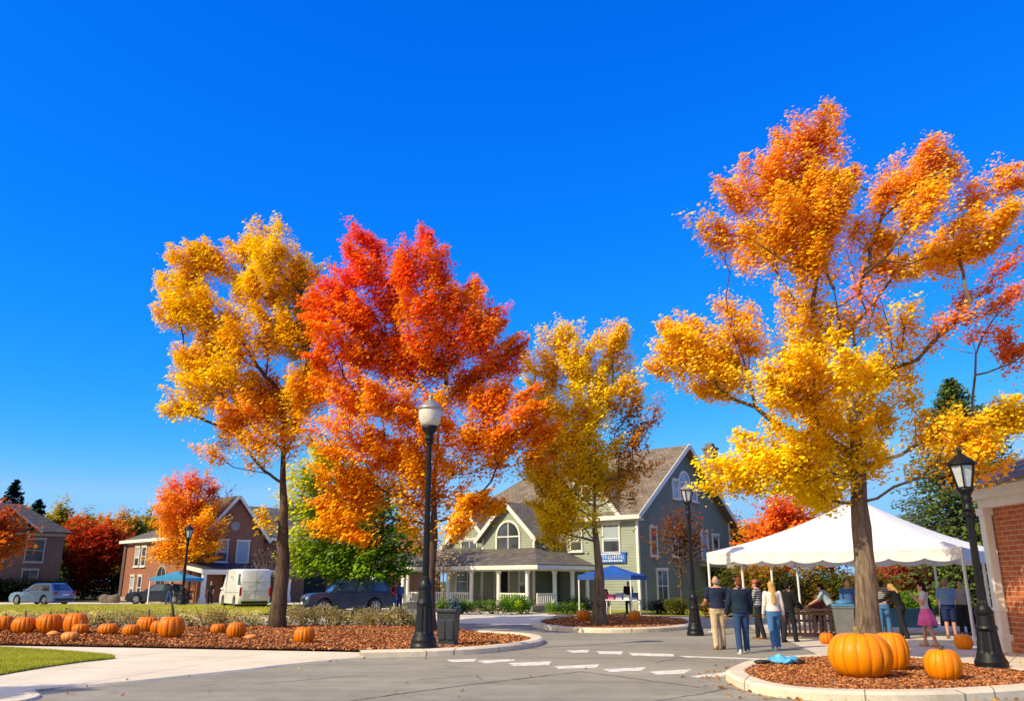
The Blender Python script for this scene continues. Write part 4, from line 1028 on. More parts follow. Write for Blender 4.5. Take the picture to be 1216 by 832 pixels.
for xc, hw, ez, pz, yf in ((-3.4, 2.2, EZ+.1, 8.4, 0), (-7.65, 2.05, 4.4, 6.35, -2.5), (-12, 1.9, 4.1, 5.95, -1.3)):
    s_ = (pz-ez)/hw
    rakes(mb, [(xc-hw-.42, yf-.43, ez-s_*.42-.06), (xc, yf-.43, pz-.05), (xc+hw+.42, yf-.43, ez-s_*.42-.06)], .24)
for x, y in ((0, -.0), (-5.6, -2.5), (-9.7, -2.5), (-13.9, -1.3), (-10.1, -1.3)):
    mb.box((x-.05 if x else .012, y-.012, EZ/2-.1 if x == 0 else 2.1), (.16, .06, EZ if x == 0 else 4.2))
mb.box((.03, .09, EZ/2-.1), (.06, .14, EZ)); mb.box((.03, D2-.08, EZ/2), (.06, .16, EZ))
mb.bar((-5.55, -2.9, 4.02), (-5.15, 0, 4.02), .05, .2)
mb.build('trim', M['white_trim'], H)
# windows of the lit front
window(H, (-1.75, 0, 4.05), (1, 0, 0), (0, -1, 0), 1.25, 1.7)
window(H, (-4.3, 0, 4.0), (1, 0, 0), (0, -1, 0), .95, 1.3)
window(H, (-3.4, -.012, 6.7), (1, 0, 0), (0, -1, 0), .8, 1.0)
window(H, (-7.65, -2.5, 4.15), (1, 0, 0), (0, -1, 0), 2.0, 2.2, cols=2, arch=True, fw=.13)
window(H, (-12, -1.3, 3.55), (1, 0, 0), (0, -1, 0), 1.5, 1.4, cols=2)
window(H, (-5.6, -1.2, 3.75), (0, 1, 0), (1, 0, 0), .8, .95)
window(H, (-12.6, -1.3, 1.6), (1, 0, 0), (0, -1, 0), 1.1, 1.5, pane='pane_blue')
window(H, (-10.6, -1.3, 1.6), (1, 0, 0), (0, -1, 0), .7, 1.6)
window(H, (-6.4, -2.5, 1.5), (1, 0, 0), (0, -1, 0), .8, 1.7)
for y, z, w, h in ((4.4, 3.95, .85, 1.75), (8.3, 3.85, .95, 1.9), (9.9, 3.7, .95, 1.8), (1.8, 3.9, .8, 1.7), (2.6, 1.35, 1.3, 1.9)):
    window(H, (0, y, z), (0, 1, 0), (1, 0, 0), w, h, cols=2 if w > 1 else 1)
window(H, (0, 6.0, 7.55), (0, 1, 0), (1, 0, 0), 1.5, 1.9, cols=2, arch=True, pane='pane_blue', fw=.14)
for y in (4.75, 7.25): window(H, (0, y, 7.2), (0, 1, 0), (1, 0, 0), .75, 1.2, pane='pane_blue')
# porch round the wing
mb = MB(); mb.box((-8.6, -4.0, .17), (10.4, 3.0, .3)); mb.box((-4.4, -1.25, .172), (2.2, 2.5, .3)); mb.build('porch_floor', M['porch_floor'], H)
mb = MB()
mb.slab([(-14.2, -5.7, 2.52), (-2.9, -5.7, 2.52), (-5.6, -2.5, 3.55), (-13.9, -2.5, 3.55)], .1)
mb.slab([(-2.9, -5.7, 2.52), (-2.9, .0, 2.52), (-5.6, .0, 3.55), (-5.6, -2.5, 3.55)], .1)
mb.slab([(-14.2, -1.3, 2.52), (-14.2, -5.7, 2.52), (-13.9, -2.5, 3.55), (-13.9, -1.3, 3.55)], .1)
mb.slab([(-13.9, -2.5, 3.55), (-9.7, -2.5, 3.55), (-9.7, -1.3, 3.75), (-13.9, -1.3, 3.75)], .1)
tag(mb.build('porch_roof', M['shingle_grey'], H, fix=True))
mb = MB()
mb.bar((-14.2, -5.66, 2.36), (-2.86, -5.66, 2.36), .1, .22); mb.bar((-2.9, -5.62, 2.36), (-2.9, 0, 2.36), .1, .22); mb.bar((-13.9, -5.3, 2.24), (-3.2, -5.3, 2.24), .24, .14); mb.bar((-3.3, -5.18, 2.24), (-3.3, 0, 2.24), .24, .14)
mb.box((-8.55, -4.0, 2.4), (11.1, 3.2, .04))
mb.build('porch_fascia', M['white_trim'], H)
for x, y in ((-13.5, -5.3), (-11.9, -5.3), (-8.1, -5.3), (-3.9, -5.3), (-3.3, -3.6), (-3.3, -1.9), (-3.3, -.4), (-10.0, -5.3), (-6.0, -5.3)):
    m2 = MB(); m2.lathe([(.17, .3), (.17, .5), (.12, .56), (.115, 2.0), (.15, 2.05), (.16, 2.17)], 14); m2.build('porch_column', M['white_post'], H, loc=(x, y, 0), smooth=False)
def railing(a, b):
    m2 = MB(); a = Vector(a); b = Vector(b); m2.bar(a+Vector((0, 0, .95)), b+Vector((0, 0, .95)), .07, .07); m2.bar(a+Vector((0, 0, .42)), b+Vector((0, 0, .42)), .06, .06)
    L = (b-a).length; n = int(L/.17)
    for i in range(n+1): p = a.lerp(b, i/n); m2.box((p.x, p.y, .68), (.055, .055, .5))
    m2.build('railing', M['white_post'], H)
railing((-13.5, -5.3, 0), (-8.2, -5.3, 0)); railing((-6.0, -5.3, 0), (-4.0, -5.3, 0)); railing((-3.3, -5.2, 0), (-3.3, -3.7, 0))
mb = MB(); mb.box((-8.1, -2.53, 1.35), (1.0, .06, 2.1)); dr = mb.build('door', M['dark_open'], H)
mb = MB(); mb.box((-7.55, -2.55, 1.38), (.1, .1, 2.2)); mb.box((-8.65, -2.55, 1.38), (.1, .1, 2.2)); mb.box((-8.1, -2.55, 2.49), (1.2, .1, .1)); mb.build('door_frame', M['white_trim'], dr)
mb = MB()
for i in range(3): mb.box((-7.1, -5.7-.28*i, .20-.1*i), (1.6, .3, .2-.04*i))
mb.build('porch_step', M['stone'], H)
# portico at the left end
mb = MB(); mb.box((-16.6, -2.8, 2.65), (3.6, 3.4, .28)); mb.build('portico_beam', M['white_trim'], H)
mb = MB(); apx = (-16.6, -2.8, 3.55); cs = [(-18.6, -4.7, 2.8), (-14.6, -4.7, 2.8), (-14.6, -.9, 2.8), (-18.6, -.9, 2.8)]
for i in range(4): mb.slab([cs[i], cs[(i+1) % 4], apx], .07)
mb.build('portico_roof', M['shingle_grey'], H, fix=True)
for x, y in ((-18.1, -4.2), (-15.1, -4.2), (-18.1, -1.4)):
    m2 = MB(); m2.box((0, 0, 1.26), (.26, .26, 2.5)); m2.box((0, 0, .12), (.36, .36, .24)); m2.box((0, 0, 2.45), (.34, .34, .1)); m2.build('portico_column', M['white_post'], H, loc=(x, y, 0))
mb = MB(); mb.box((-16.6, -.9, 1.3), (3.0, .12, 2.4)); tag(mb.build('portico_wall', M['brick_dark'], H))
# rear porch seen past the gable
mb = MB(); mb.slab([(0, 7.4, 2.95), (2.4, 7.4, 2.6), (2.4, 13.2, 2.6), (0, 13.2, 2.95)], .1); mb.bar((2.42, 7.4, 2.48), (2.42, 13.2, 2.48), .06, .22); mb.bar((0.05, 7.38, 2.66), (2.4, 7.38, 2.48), .06, .2); mb.build('side_porch_roof', M['trim_dark'], H, fix=True)
for y in (7.6, 10.3, 13.0): MB().box((2.25, y, 1.2), (.14, .14, 2.5)).build('side_porch_post', M['trim_dark'], H)
mb = MB(); mb.box((.03, 9.6, 1.15), (.06, 2.6, 2.2)); mb.build('side_door', M['dark_open'], H)
# blue sign board below the upstairs window
S = thing('sign_board', 'blue signboard with pale letters below the upstairs window of the green house', 'sign', (0, 0, 0))
hm = Matrix.Translation(H.location) @ Matrix.Rotation(R(-40), 4, 'Z')
S.location = hm @ Vector((-1.75, -.10, 2.92)); S.rotation_euler.z = R(-40)
mb = MB(); mb.box((0, 0, 0), (2.0, .06, .52)); mb.box((0, .07, .3), (2.1, .2, .06)); mb.build('board', M['sign_blue'], S)
mb = MB(); rg = random.Random(5); x = -.86
while x < .85:
    w = rg.uniform(.05, .12); mb.box((x+w/2, -.036, .06), (w*.35, .012, .22)); mb.box((x+w/2, -.037, rg.choice((-.03, .06, .15))), (w, .012, .04)); x += w+.045
x = -.6
while x < .7: w = rg.uniform(.05, .13); mb.box((x+w/2, -.036, -.15), (w, .012, .09)); x += w+.04
mb.build('lettering', M['banner_white'], S)

# --- brick house at the left ---------------------------------------------------
c0 = P(232, 714, 65.5)
B1 = thing('brick_house', 'red brick house with front gable, arched side door and low garage porch', 'house', (c0.x, 65.5, 0), R(-44))
E1, R1 = 5.25, 8.35; W1, DB = 15.0, 24.0
mb = MB()
mb.add([(-W1, 0, -.1), (0, 0, -.1), (0, 0, E1), (-W1, 0, E1)], [(0, 1, 2, 3)])
mb.add([(0, 0, -.1), (0, 5.4, -.1), (0, 5.4, E1), (0, 2.7, R1), (0, 0, E1)], [(0, 1, 2, 3, 4)])
mb.add([(0, 5.4, -.1), (-.6, 5.4, -.1), (-.6, 5.4, E1), (0, 5.4, E1)], [(0, 1, 2, 3)])
mb.add([(-.6, 5.4, -.1), (-.6, DB, -.1), (-.6, DB, E1), (-.6, 5.4, E1)], [(0, 1, 2, 3)])
mb.add([(-.6, DB, -.1), (-W1, DB, -.1), (-W1, 0, -.1), (-W1, 0, E1), (-W1, DB, E1), (-.6, DB, E1)], [(0, 1, 4, 5) if False else (0, 1, 4, 5), (1, 2, 3, 4)])
mb.build('wall', M['brick'], B1)
mb = MB(); x0, x1 = -W1-.4, -.1; xm = -7.6; s1 = (R1-E1)/7.0; ez = E1-.12
mb.slab([(x1, -.4, ez), (x1, DB+.4, ez), (xm, DB-5, R1), (xm, 6.2, R1)], .14); mb.slab([(x0, DB+.4, ez), (x0, -.4, ez), (xm, 6.2, R1), (xm, DB-5, R1)], .14)
mb.slab([(x0, -.4, ez), (x1, -.4, ez), (xm, 6.2, R1)], .14); mb.slab([(x1, DB+.4, ez), (x0, DB+.4, ez), (xm, DB-5, R1)], .14)
for sg in (-1, 1):
    mb.slab([(.4, 2.7+sg*3.1, E1-.46), (.4, 2.7, R1+.06), (-7.4, 2.7, R1+.06), (-1.0, 2.7+sg*3.1, E1-.46)], .13)
tag(mb.build('roof', M['shingle_grey'], B1, fix=True))
mb = MB(); rakes(mb, [(.43, -.42, E1-.52), (.43, 2.7, R1+.0), (.43, 5.82, E1-.52)], .24)
mb.bar((-W1-.42, -.43, ez-.1), (0, -.43, ez-.1), .06, .26); mb.box((-W1/2, -.05, E1-.3), (W1, .1, .26)); mb.bar((-.05, 5.8, ez-.1), (-.05, DB+.4, ez-.1), .06, .24)
mb.build('trim', M['white_trim'], B1)
MB().box((-W1+.25, -.06, E1/2-.2), (.5, .14, E1)).build('corner_pier', M['brick_dark'], B1)
for x in (-12.0, -10.6): window(B1, (x, 0, 3.7), (1, 0, 0), (0, -1, 0), 1.0, 1.7, fw=.1)
for x in (-12.4, -10.8): window(B1, (x, 0, 1.1), (1, 0, 0), (0, -1, 0), .9, 2.0, fw=.1)
f = window(B1, (-6.6, -.0, 1.45), (1, 0, 0), (0, -1, 0), 2.0, 3.0, 'trim_dark', 'dark_open', arch=True, fw=.16); f.name = 'arched_door'
mb = MB(); mb.box((-9.5, -.5, .15), (11, 1.0, .3)); mb.build('stone_base', M['stone'], B1)
window(B1, (0, 1.75, 3.95), (0, 1, 0), (1, 0, 0), 1.05, 1.75, pane='pane'); window(B1, (0, 3.55, 3.9), (0, 1, 0), (1, 0, 0), 1.15, 1.8, pane='blind', rows=1)
window(B1, (-.6, 8.3, 4.15), (0, 1, 0), (1, 0, 0), 1.2, 1.4, cols=2, pane='pane_blue')
for y in (12, 15.5): window(B1, (-.6, y, 3.9), (0, 1, 0), (1, 0, 0), 1.2, 1.4, cols=2)
mb = MB(); Mv = basis((0.03, 2.7, 5.95), (0, 1, 0), (1, 0, 0)) @ Matrix.Rotation(pi/2, 4, 'X'); mb.lathe([(.38, -.04), (.38, .06), (.26, .06), (.24, .0)], 20, Mv); mb.build('round_vent', M['trim_dark'], B1, fix=True)
mb = MB(); mb.slab([(0, -1.0, 3.05), (2.7, -1.0, 2.5), (2.7, 6.8, 2.5), (0, 6.8, 3.05)], .12); mb.build('porch_roof', M['shingle_dark'], B1, fix=True)
mb = MB(); mb.bar((2.74, -1.0, 2.3), (2.74, 6.8, 2.3), .08, .36); mb.bar((0, -1.03, 2.66), (2.7, -1.03, 2.36), .06, .3); mb.build('porch_fascia', M['white_trim'], B1)
for y in (-.7, 1.9, 6.5): MB().box((2.5, y, 1.1), (.28, .28, 2.2)).box((2.5, y, .2), (.4, .4, .4)).build('porch_column', M['white_post'], B1)
mb = MB(); mb.box((.05, 3.9, 1.1), (.1, 3.6, 2.15)); mb.build('garage_opening', M['dark_open'], B1)
for y in (11, 14, 17): MB().box((-.56, y, 1.1), (.08, 2.2, 2.1)).build('garage_door', M['dark_open'], B1)
# --- dark house at far left ----------------------------------------------------
c1 = P(66, 712, 74)
B2 = thing('brick_house', 'dark shaded brick house with hip roof at the left edge', 'house', (c1.x, 74, 0), R(40))
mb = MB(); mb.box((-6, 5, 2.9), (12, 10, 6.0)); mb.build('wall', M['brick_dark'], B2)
mb = MB(); a = [(-12.5, -.5, 5.8), (.5, -.5, 5.8), (.5, 10.5, 5.8), (-12.5, 10.5, 5.8)]; r0, r1 = (-8.5, 5, 8.5), (-3.0, 5, 8.5)
mb.slab([a[0], a[1], r1, r0], .14); mb.slab([a[1], a[2], r1], .14); mb.slab([a[2], a[3], r0, r1], .14); mb.slab([a[3], a[0], r0], .14)
for sg in (-1, 1): mb.slab([(-4.6+sg*2.6, -.7, 5.75), (-4.6, -.7, 7.75), (-4.6, 3.6, 7.75), (-4.6+sg*2.6, -.2, 5.75)], .12)
mb.build('roof', M['shingle_dark'], B2, fix=True)
mb = MB(); mb.add([(-6.9, -.04, 5.7), (-2.3, -.04, 5.7), (-4.6, -.04, 7.5)], [(0, 1, 2)]); mb.build('gable', M['sid_shade'], B2)
mb = MB(); mb.box((-6, -.03, 5.6), (12.2, .12, .3)); rakes(mb, [(-7.25, -.74, 5.7), (-4.6, -.74, 7.72), (-1.95, -.74, 5.7)], .18); mb.build('trim', M['trim_dark'], B2)
for x in (-5.2, -2.2, -9): window(B2, (x, 0, 4.2), (1, 0, 0), (0, -1, 0), 1.5, 2.0, 'trim_dark', cols=1)
for x, w in ((-5.6, 1.9), (-2.3, 1.3), (-9.2, 1.6)): window(B2, (x, 0, 1.5), (1, 0, 0), (0, -1, 0), w, 2.2, 'trim_dark', cols=2)

# --- brick building at the right edge ------------------------------------------
q = G(1190, 769, .1); rzb = R(8)
B3 = thing('brick_building', 'orange brick building with white corner pillar and slate roof at right edge', 'building', (q[0], q[1], 0), 0)
# walls run towards the camera and to the right from the corner pillar
zE3 = P(1180, 603, q[1]).z
mb = MB(); mb.box((3.55, -3.5, zE3/2), (6.6, 7.0, zE3)); mb.build('wall', M['brick_near'], B3)
mb = MB(); mb.box((3.55, -3.5, .1), (6.75, 7.15, .32)); mb.build('plinth', M['brick_near'], B3)
mb = MB(); mb.box((.12, .06, zE3/2), (.2, .22, zE3)); mb.box((.12, .06, .2), (.3, .32, .4)); mb.box((.12, .06, .95), (.25, .27, .10)); mb.box((.12, .06, zE3-.09), (.28, .3, .18)); mb.build('corner_pillar', M['white_post'], B3, bevel=.02)
mb = MB(); mb.box((3.55, -3.55, zE3+.1), (7.0, 7.5, .22)); mb.box((3.55, -3.55, zE3+.3), (7.3, 7.8, .2)); mb.box((3.55, -3.55, zE3+.44), (7.5, 8.0, .1)); mb.build('cornice', M['white_trim'], B3, bevel=.02)
mb = MB(); z = zE3+.5; a = [(-.3, .55, z), (-.3, -7.7, z), (7.6, -7.7, z), (7.6, .55, z)]; p0, p1 = (3.4, -2.6, z+2.0), (3.4, -4.2, z+2.0)
mb.slab([a[0], a[1], p1, p0], .1); mb.slab([a[1], a[2], p1], .1); mb.slab([a[2], a[3], p0, p1], .1); mb.slab([a[3], a[0], p0], .1); mb.build('roof', M['slate'], B3, fix=True)
# ------------------------------------------------------------------ street lamps
M['globe'] = plain('frosted_globe', (0.62, 0.58, 0.52), .35, .15, 10, .1, 0, .5)
M['lamp_cap'] = plain('lamp_cap_metal', (0.42, 0.37, 0.30), .35, .25, 6, .05, .6)
M['lantern_glass'] = plain('lantern_glass', (0.46, 0.51, 0.57), .12, .25, 7, .0, 0, .8)
def lamp(label, loc, h, rb, style, s=1.0, head=1.0):
    L = thing('street_lamp', label, 'street lamp', loc)
    hb = 1.5*s if style == 'acorn' else 1.15*s
    mb = MB()
    mb.lathe([(rb*1.0, 0), (rb, .07), (rb*.93, .13), (rb*.94, .2), (rb*.80, .27), (rb*.74, .34), (rb*.70, .38), (rb*.58, hb*.62), (rb*.60, hb*.64), (rb*.64, hb*.67), (rb*.60, hb*.7), (rb*.5, hb*.73), (rb*.47, hb*.86), (rb*.54, hb*.88), (rb*.56, hb*.92), (rb*.46, hb*.95), (rb*.36, hb)], 48, flute=(12, .10, .36, hb*.625))
    mb.build('base', M['iron'], L, smooth=False, bevel=0)
    hp = h-.95*head
    mb = MB(); r0 = rb*.27; r1 = rb*.20
    mb.lathe([(r0*1.15, hb-.02), (r0*1.15, hb+.06), (r0, hb+.1), (r1, hp-.18), (r1*1.5, hp-.16), (r1*1.6, hp-.1), (r1*1.1, hp-.06)], 48, flute=(16, .13, hb+.05, hp-.17)); mb.build('pole', M['iron'], L)
    mb = MB()
    if style == 'acorn':
        mb.lathe([(.10, hp-.07), (.115, hp-.03), (.085, hp+.03), (.10, hp+.08), (.17, hp+.16), (.20, hp+.22), (.20, hp+.27), (.17, hp+.275)], 28); mb.build('collar', M['iron'], L, smooth=True)
        z = hp+.27; MB().lathe([(.19, z), (.245, z+.09), (.275, z+.2), (.285, z+.33), (.28, z+.42), (.275, z+.43)], 28).build('globe', M['globe'], L, smooth=True)
        MB().lathe([(.315, z+.42), (.315, z+.45), (.27, z+.50), (.19, z+.58), (.10, z+.65), (.05, z+.67), (.045, z+.70), (.065, z+.73), (.05, z+.77), (.015, z+.80), (.01, z+.88)], 28).build('cap', M['lamp_cap'], L, smooth=True)
    else:
        k = head; z = hp
        mb.lathe([(.09*k, z-.07), (.11*k, z-.02), (.07*k, z+.03), (.08*k, z+.12), (.105*k, z+.16), (.08*k, z+.2), (.10*k, z+.26), (.15*k, z+.32), (.15*k, z+.36)], 24); mb.build('collar', M['iron'], L, smooth=True)
        z0, z1 = z+.36, z+.36+.44*k; ra, rc = .135*k, .235*k
        mb = MB(); n = 6
        A = [(cos(2*pi*i/n)*ra, sin(2*pi*i/n)*ra, z0) for i in range(n)]; B = [(cos(2*pi*i/n)*rc, sin(2*pi*i/n)*rc, z1) for i in range(n)]
        for i in range(n): mb.bar(A[i], B[i], .03*k, .03*k); mb.bar(B[i], B[(i+1) % n], .035*k, .05*k); mb.bar(A[i], A[(i+1) % n], .03*k, .04*k)
        mb.build('lantern_frame', M['iron'], L)
        MB().lathe([(ra*.95, z0), (rc*.95, z1)], 6).build('lantern_glass', M['lantern_glass'], L)
        MB().lathe([(rc*1.16, z1), (rc*1.16, z1+.03), (rc*.9, z1+.09*k), (rc*.55, z1+.15*k), (rc*.3, z1+.2*k), (rc*.14, z1+.22*k), (rc*.2, z1+.27*k), (.01, z1+.34*k)], 12).build('cap', M['iron'] if k > .9 else M['lamp_cap'], L)
    return L
g = G(503, 770, .12); lamp('tallest black street lamp with frosted acorn globe in the centre', (*g, .12), P(506, 474, g[1]).z-.12, .31, 'acorn', 1.0)
g = G(826, 754, 0); lamp('black street lamp with lantern head beside the middle island', (*g, 0), P(817, 586, g[1]).z+.2, .26, 'lantern', 1.05, .85)
g = G(1179, 797, .05); lamp('black fluted street lamp beside the orange brick building', (*g, .02), P(1142, 550, g[1]).z+.1, .295, 'lantern', 1.0, 1.0)
g = G(215, 719, .02); lamp('small distant street lamp on the lawn before the brick house', (*g, .02), P(221, 624, g[1]).z, .36, 'lantern', 1.0, 1.25)

# ------------------------------------------------------------------ pumpkins
def pumpkin_mat(name, a, b, groove):
    t = NT(name); n = t.noise(3, 4); n2 = t.noise(30, 4)
    at = t.new('ShaderNodeAttribute'); at.attribute_name = 'Col'
    f = t.math('ADD', t.math('MULTIPLY', n, .7), t.math('MULTIPLY', n2, .3))
    c = t.ramp(f, [(.3, lin(a)), (.7, lin(b))])
    c2 = t.mix(at.outputs['Fac'], lin(groove), c)
    dirt = t.ramp(t.noise(5, 5, .7), [(.56, (0, 0, 0)), (.72, (1, 1, 1))]); c2 = t.mix(t.math('MULTIPLY', dirt, .35), c2, tuple(x*.6 for x in lin(a)))
    t.ln(c2, t.b.inputs['Base Color'])
    t.b.inputs['Roughness'].default_value = .42; t.b.inputs['Specular IOR Level'].default_value = .22
    t.bump(n2, .12, .01); return t.m
M['pk_orange'] = pumpkin_mat('orange_rind', (0.66, .15, .003), (.80, .22, .006), (.46, .08, .002))
M['pk_yellow'] = pumpkin_mat('golden_rind', (0.84, .215, .001), (.92, .29, .001), (.74, .15, .001))
M['pk_pale'] = pumpkin_mat('pale_rind', (0.70, .24, .04), (.80, .32, .08), (.52, .14, .02))
M['stem'] = plain('pumpkin_stem', (.20, .15, .06), .8, .4, 20, .5)
M['stem_dark'] = plain('dark_stem', (.05, .045, .03), .8, .4, 20, .5)
def pumpkin(label, u, v, wpx, hpx, z0=.07, mat='pk_orange', ribs=11, seed=0, stem=.18, tilt=0, stemmat='stem', pos=None):
    rg = random.Random(seed+3)
    x, y = pos or G(u, v, z0); t = y/1.06
    k_ = .89 if mat != 'pk_yellow' else 1.0; R_ = wpx*.5*t/FPX*k_; Hh = hpx*t/FPX*k_
    pk = thing('pumpkin', label, 'pumpkin', (x, y, z0-.01), rg.uniform(0, 6), 'pumpkins set out on the mulch')
    n = ribs*8; m = 22; vs = []; fs = []; cs = []; ph = [rg.uniform(-.12, .12) for _ in range(ribs)]; am = [rg.uniform(.7, 1.3) for _ in range(ribs)]
    bx, by = rg.uniform(.95, 1.04), rg.uniform(.95, 1.04)
    for j in range(m+1):
        b = -pi/2+pi*j/m
        for i in range(n):
            a = 2*pi*i/n; kf = a/(2*pi)*ribs; k = int(kf) % ribs; fr = kf-int(kf)
            bump = abs(sin(pi*fr))**.42
            rr = (1-(.085 if mat != 'pk_yellow' else .055)*am[k]*(1-bump)*(.35+.65*cos(b)))*(1+.03*sin(a+seed)+.02*sin(3*a+seed*2))
            pr = max(0, cos(b))**.72
            z = sin(b)*(.5)*Hh*1.06
            dip = .13*Hh*math.exp(-(pr/.34)**2)*(1 if b > 0 else .6)
            z = z-dip if b > 0 else z+dip
            vs.append((cos(a)*pr*rr*R_*bx, sin(a)*pr*rr*R_*by, z+Hh*.5)); cs.append(min(1, bump*1.5))
    for j in range(m):
        for i in range(n):
            i2 = (i+1) % n; fs.append((j*n+i, j*n+i2, (j+1)*n+i2, (j+1)*n+i))
    mb = MB(); mb.add(vs, fs); me = mb.mesh('rind', True); me.materials.append(M[mat])
    at = me.color_attributes.new('Col', 'FLOAT_COLOR', 'POINT'); cc = np.ones((len(vs), 4), np.float32); cc[:, :3] = np.array(cs)[:, None]; at.data.foreach_set('color', cc.ravel())
    o = bpy.data.objects.new('rind', me); COL.objects.link(o); o.parent = pk
    if stem:
        sm = MB(); L = stem; lean = rg.uniform(-.3, .3)
        pts = [(0, 0, Hh*.86), (lean*L*.1, 0, Hh*.9+L*.25), (lean*L*.4, 0, Hh*.9+L*.6), (lean*L*.9, .02, Hh*.9+L)]
        q = R_*.16; sm.tube(pts, [q*1.5, q*.85, q*.62, q*.72], 10); sm.build('stem', M[stemmat], pk, smooth=True)
    if tilt: pk.rotation_euler.x = tilt
    return pk
PK = [
 ('orange pumpkin cut by the left edge of the photo', 4, 748.5, 24, 20), ('orange pumpkin with a curved stem near the left edge', 27, 751.5, 30, 22), ('ribbed orange pumpkin second from the curved stemmed one', 57, 751, 32, 25),
 ('small orange pumpkin behind the leaning pair at left', 74, 748, 22, 22), ('tall ribbed orange pumpkin above the flat pale squash', 88, 751.5, 31, 27), ('deep orange small pumpkin in front of the tall ribbed one', 95, 752.5, 22, 14),
 ('flat pale squash lying in front of the left pumpkin group', 83, 761, 23, 13), ('squat orange pumpkin alone in the middle left of the bed', 128, 753, 25, 15), ('round orange pumpkin left of the group of three', 155, 755, 23, 16),
 ('upper left orange pumpkin behind the largest in the bed', 174, 749.5, 27, 20), ('orange pumpkin half hidden by the largest in the bed', 187, 752.5, 20, 18), ('largest orange pumpkin in the long bed, with a tall dark stem', 202.5, 757.5, 35, 29),
 ('smaller left pumpkin of the pair before the yellow tree', 258.5, 752, 21, 13.5), ('larger right pumpkin of the pair before the yellow tree', 280, 757, 24, 21), ('lone orange pumpkin right of the yellow tree trunk', 361, 763.5, 27, 22)]
for i, (lab, u, v, w, h) in enumerate(PK):
    pumpkin(lab, u, v, w, h, LB, 'pk_pale' if lab.startswith('flat pale') else 'pk_orange', 11+(i*5) % 6, i, {11: .42, 14: .24, 1: .22, 6: 0, 3: .2, 9: .26, 12: .06}.get(i, .12), 0, 'stem_dark' if i in (11, 14) else 'stem')
def chunk(label, u, v, w, h, seed):
    x, y = G(u, v, LB); t = y/1.06; rg = random.Random(seed); mb = MB(); mb.ell((0, 0, h*.42*t/FPX), (w*.5*t/FPX, w*.3*t/FPX, h*.5*t/FPX), 22, 12)
    mb.v = [tuple(Vector(p)*(1+.22*mnoise.noise(Vector(p)*4+Vector((seed, 0, 0))))) for p in mb.v]
    o = mb.build('squash', M['pk_pale'], None, True, (x, y, LB)); at = o.data.color_attributes.new('Col', 'FLOAT_COLOR', 'POINT'); at.data.foreach_set('color', [1.0]*4*len(mb.v)); return tag(o, label, 'squash')
chunk('thin pale squash lying flat left of the flat pale one', 62, 754.5, 16, 6, 2); chunk('thin pale squash lying flat right of the pumpkin pair', 297, 758.5, 17, 6, 5)
pumpkin('left orange pumpkin on the middle island beside the trunk', 693, 737, 19, 15, .10, seed=31, stem=.08); pumpkin('right orange pumpkin on the middle island by the blue canopy', 754, 738, 16, 15, .10, seed=32, stem=.08)
pumpkin('largest golden pumpkin in front of the big tree trunk', 1024.5, 804, 73, 51, .10, 'pk_yellow', 14, 33, .16)
pumpkin('golden pumpkin tucked behind the right of the largest', 1061, 796, 42, 44, .10, 'pk_yellow', 12, 34, 0)
pumpkin('single golden pumpkin on the right of the kerbed bed', 1122.5, 807.5, 43, 36, .10, 'pk_yellow', 12, 35, .09, 0, 'stem_dark')
pumpkin('orange pumpkin on the pavement by the white tent pole', 1145.5, 770, 22, 17, .012, 'pk_yellow', 11, 36, .05)
pumpkin('small orange pumpkin at the foot of the grey bin', 982, 764, 20, 15, .012, 'pk_orange', 10, 37, .05)

# ------------------------------------------------------------------ white marquee
t = NT('marquee_fabric'); t.n.remove(t.b)
nz = t.noise(1.5, 5); col = t.ramp(nz, [(.3, (.82, .81, .80)), (.7, (.89, .885, .87))])
d = t.new('ShaderNodeBsdfDiffuse'); tr = t.new('ShaderNodeBsdfTranslucent'); t.ln(col, d.inputs[0]); tr.inputs[0].default_value = (.75, .66, .5, 1)
mx = t.new('ShaderNodeMixShader'); mx.inputs[0].default_value = .16; t.ln(d.outputs[0], mx.inputs[1]); t.ln(tr.outputs[0], mx.inputs[2]); t.ln(mx.outputs[0], t.out.inputs[0])
bp = t.new('ShaderNodeBump'); bp.inputs['Strength'].default_value = .25; bp.inputs['Distance'].default_value = .05; t.ln(t.noise(2.2, 3), bp.inputs['Height']); t.ln(bp.outputs[0], d.inputs['Normal'])
M['marquee'] = t.m
fr = G(1158, 763, .012); TA = R(-40); TW = 7.7; TE = 2.5; TP = 4.35
T = thing('marquee_tent', 'large white peaked marquee with scalloped edge sheltering the crowd', 'tent', (fr[0], fr[1], .012), TA)
mb = MB(); NR, NS = 26, 20; vs = []; fs = []
for j in range(NR+1):
    f = j/NR
    for i in range(4*NS):
        s_, q = divmod(i, NS); q = q/NS
        c = [(-TW, 0), (0, 0), (0, TW), (-TW, TW)]; a, b = c[s_], c[(s_+1) % 4]
        ex, ey = a[0]+(b[0]-a[0])*q, a[1]+(b[1]-a[1])*q
        x = -TW/2+(ex+TW/2)*(1-f); y = TW/2+(ey-TW/2)*(1-f)
        z = TE+(TP-TE)*(.62*f+.38*f**2.2) - .06*sin(pi*q)*(1-f)**2*1.0
        vs.append((x, y, z))
n = 4*NS
for j in range(NR):
    for i in range(n): k = (i+1) % n; fs.append((j*n+i, j*n+k, (j+1)*n+k, (j+1)*n+i))
mb.add(vs, fs); mb.build('canopy', M['marquee'], T, smooth=True)
mb = MB()   # webbing along the hips and panel seams
for s_ in range(4):
    for q in (0, .33, .67):
        pts = []
        for j in range(NR+1):
            p = vs[j*n+int(s_*NS+q*NS)]; pts.append((p[0], p[1], p[2]+.006))
        mb.tube(pts[:-1], .016 if q == 0 else .007, 5)
mb.build('seam', M['white_post'], T)
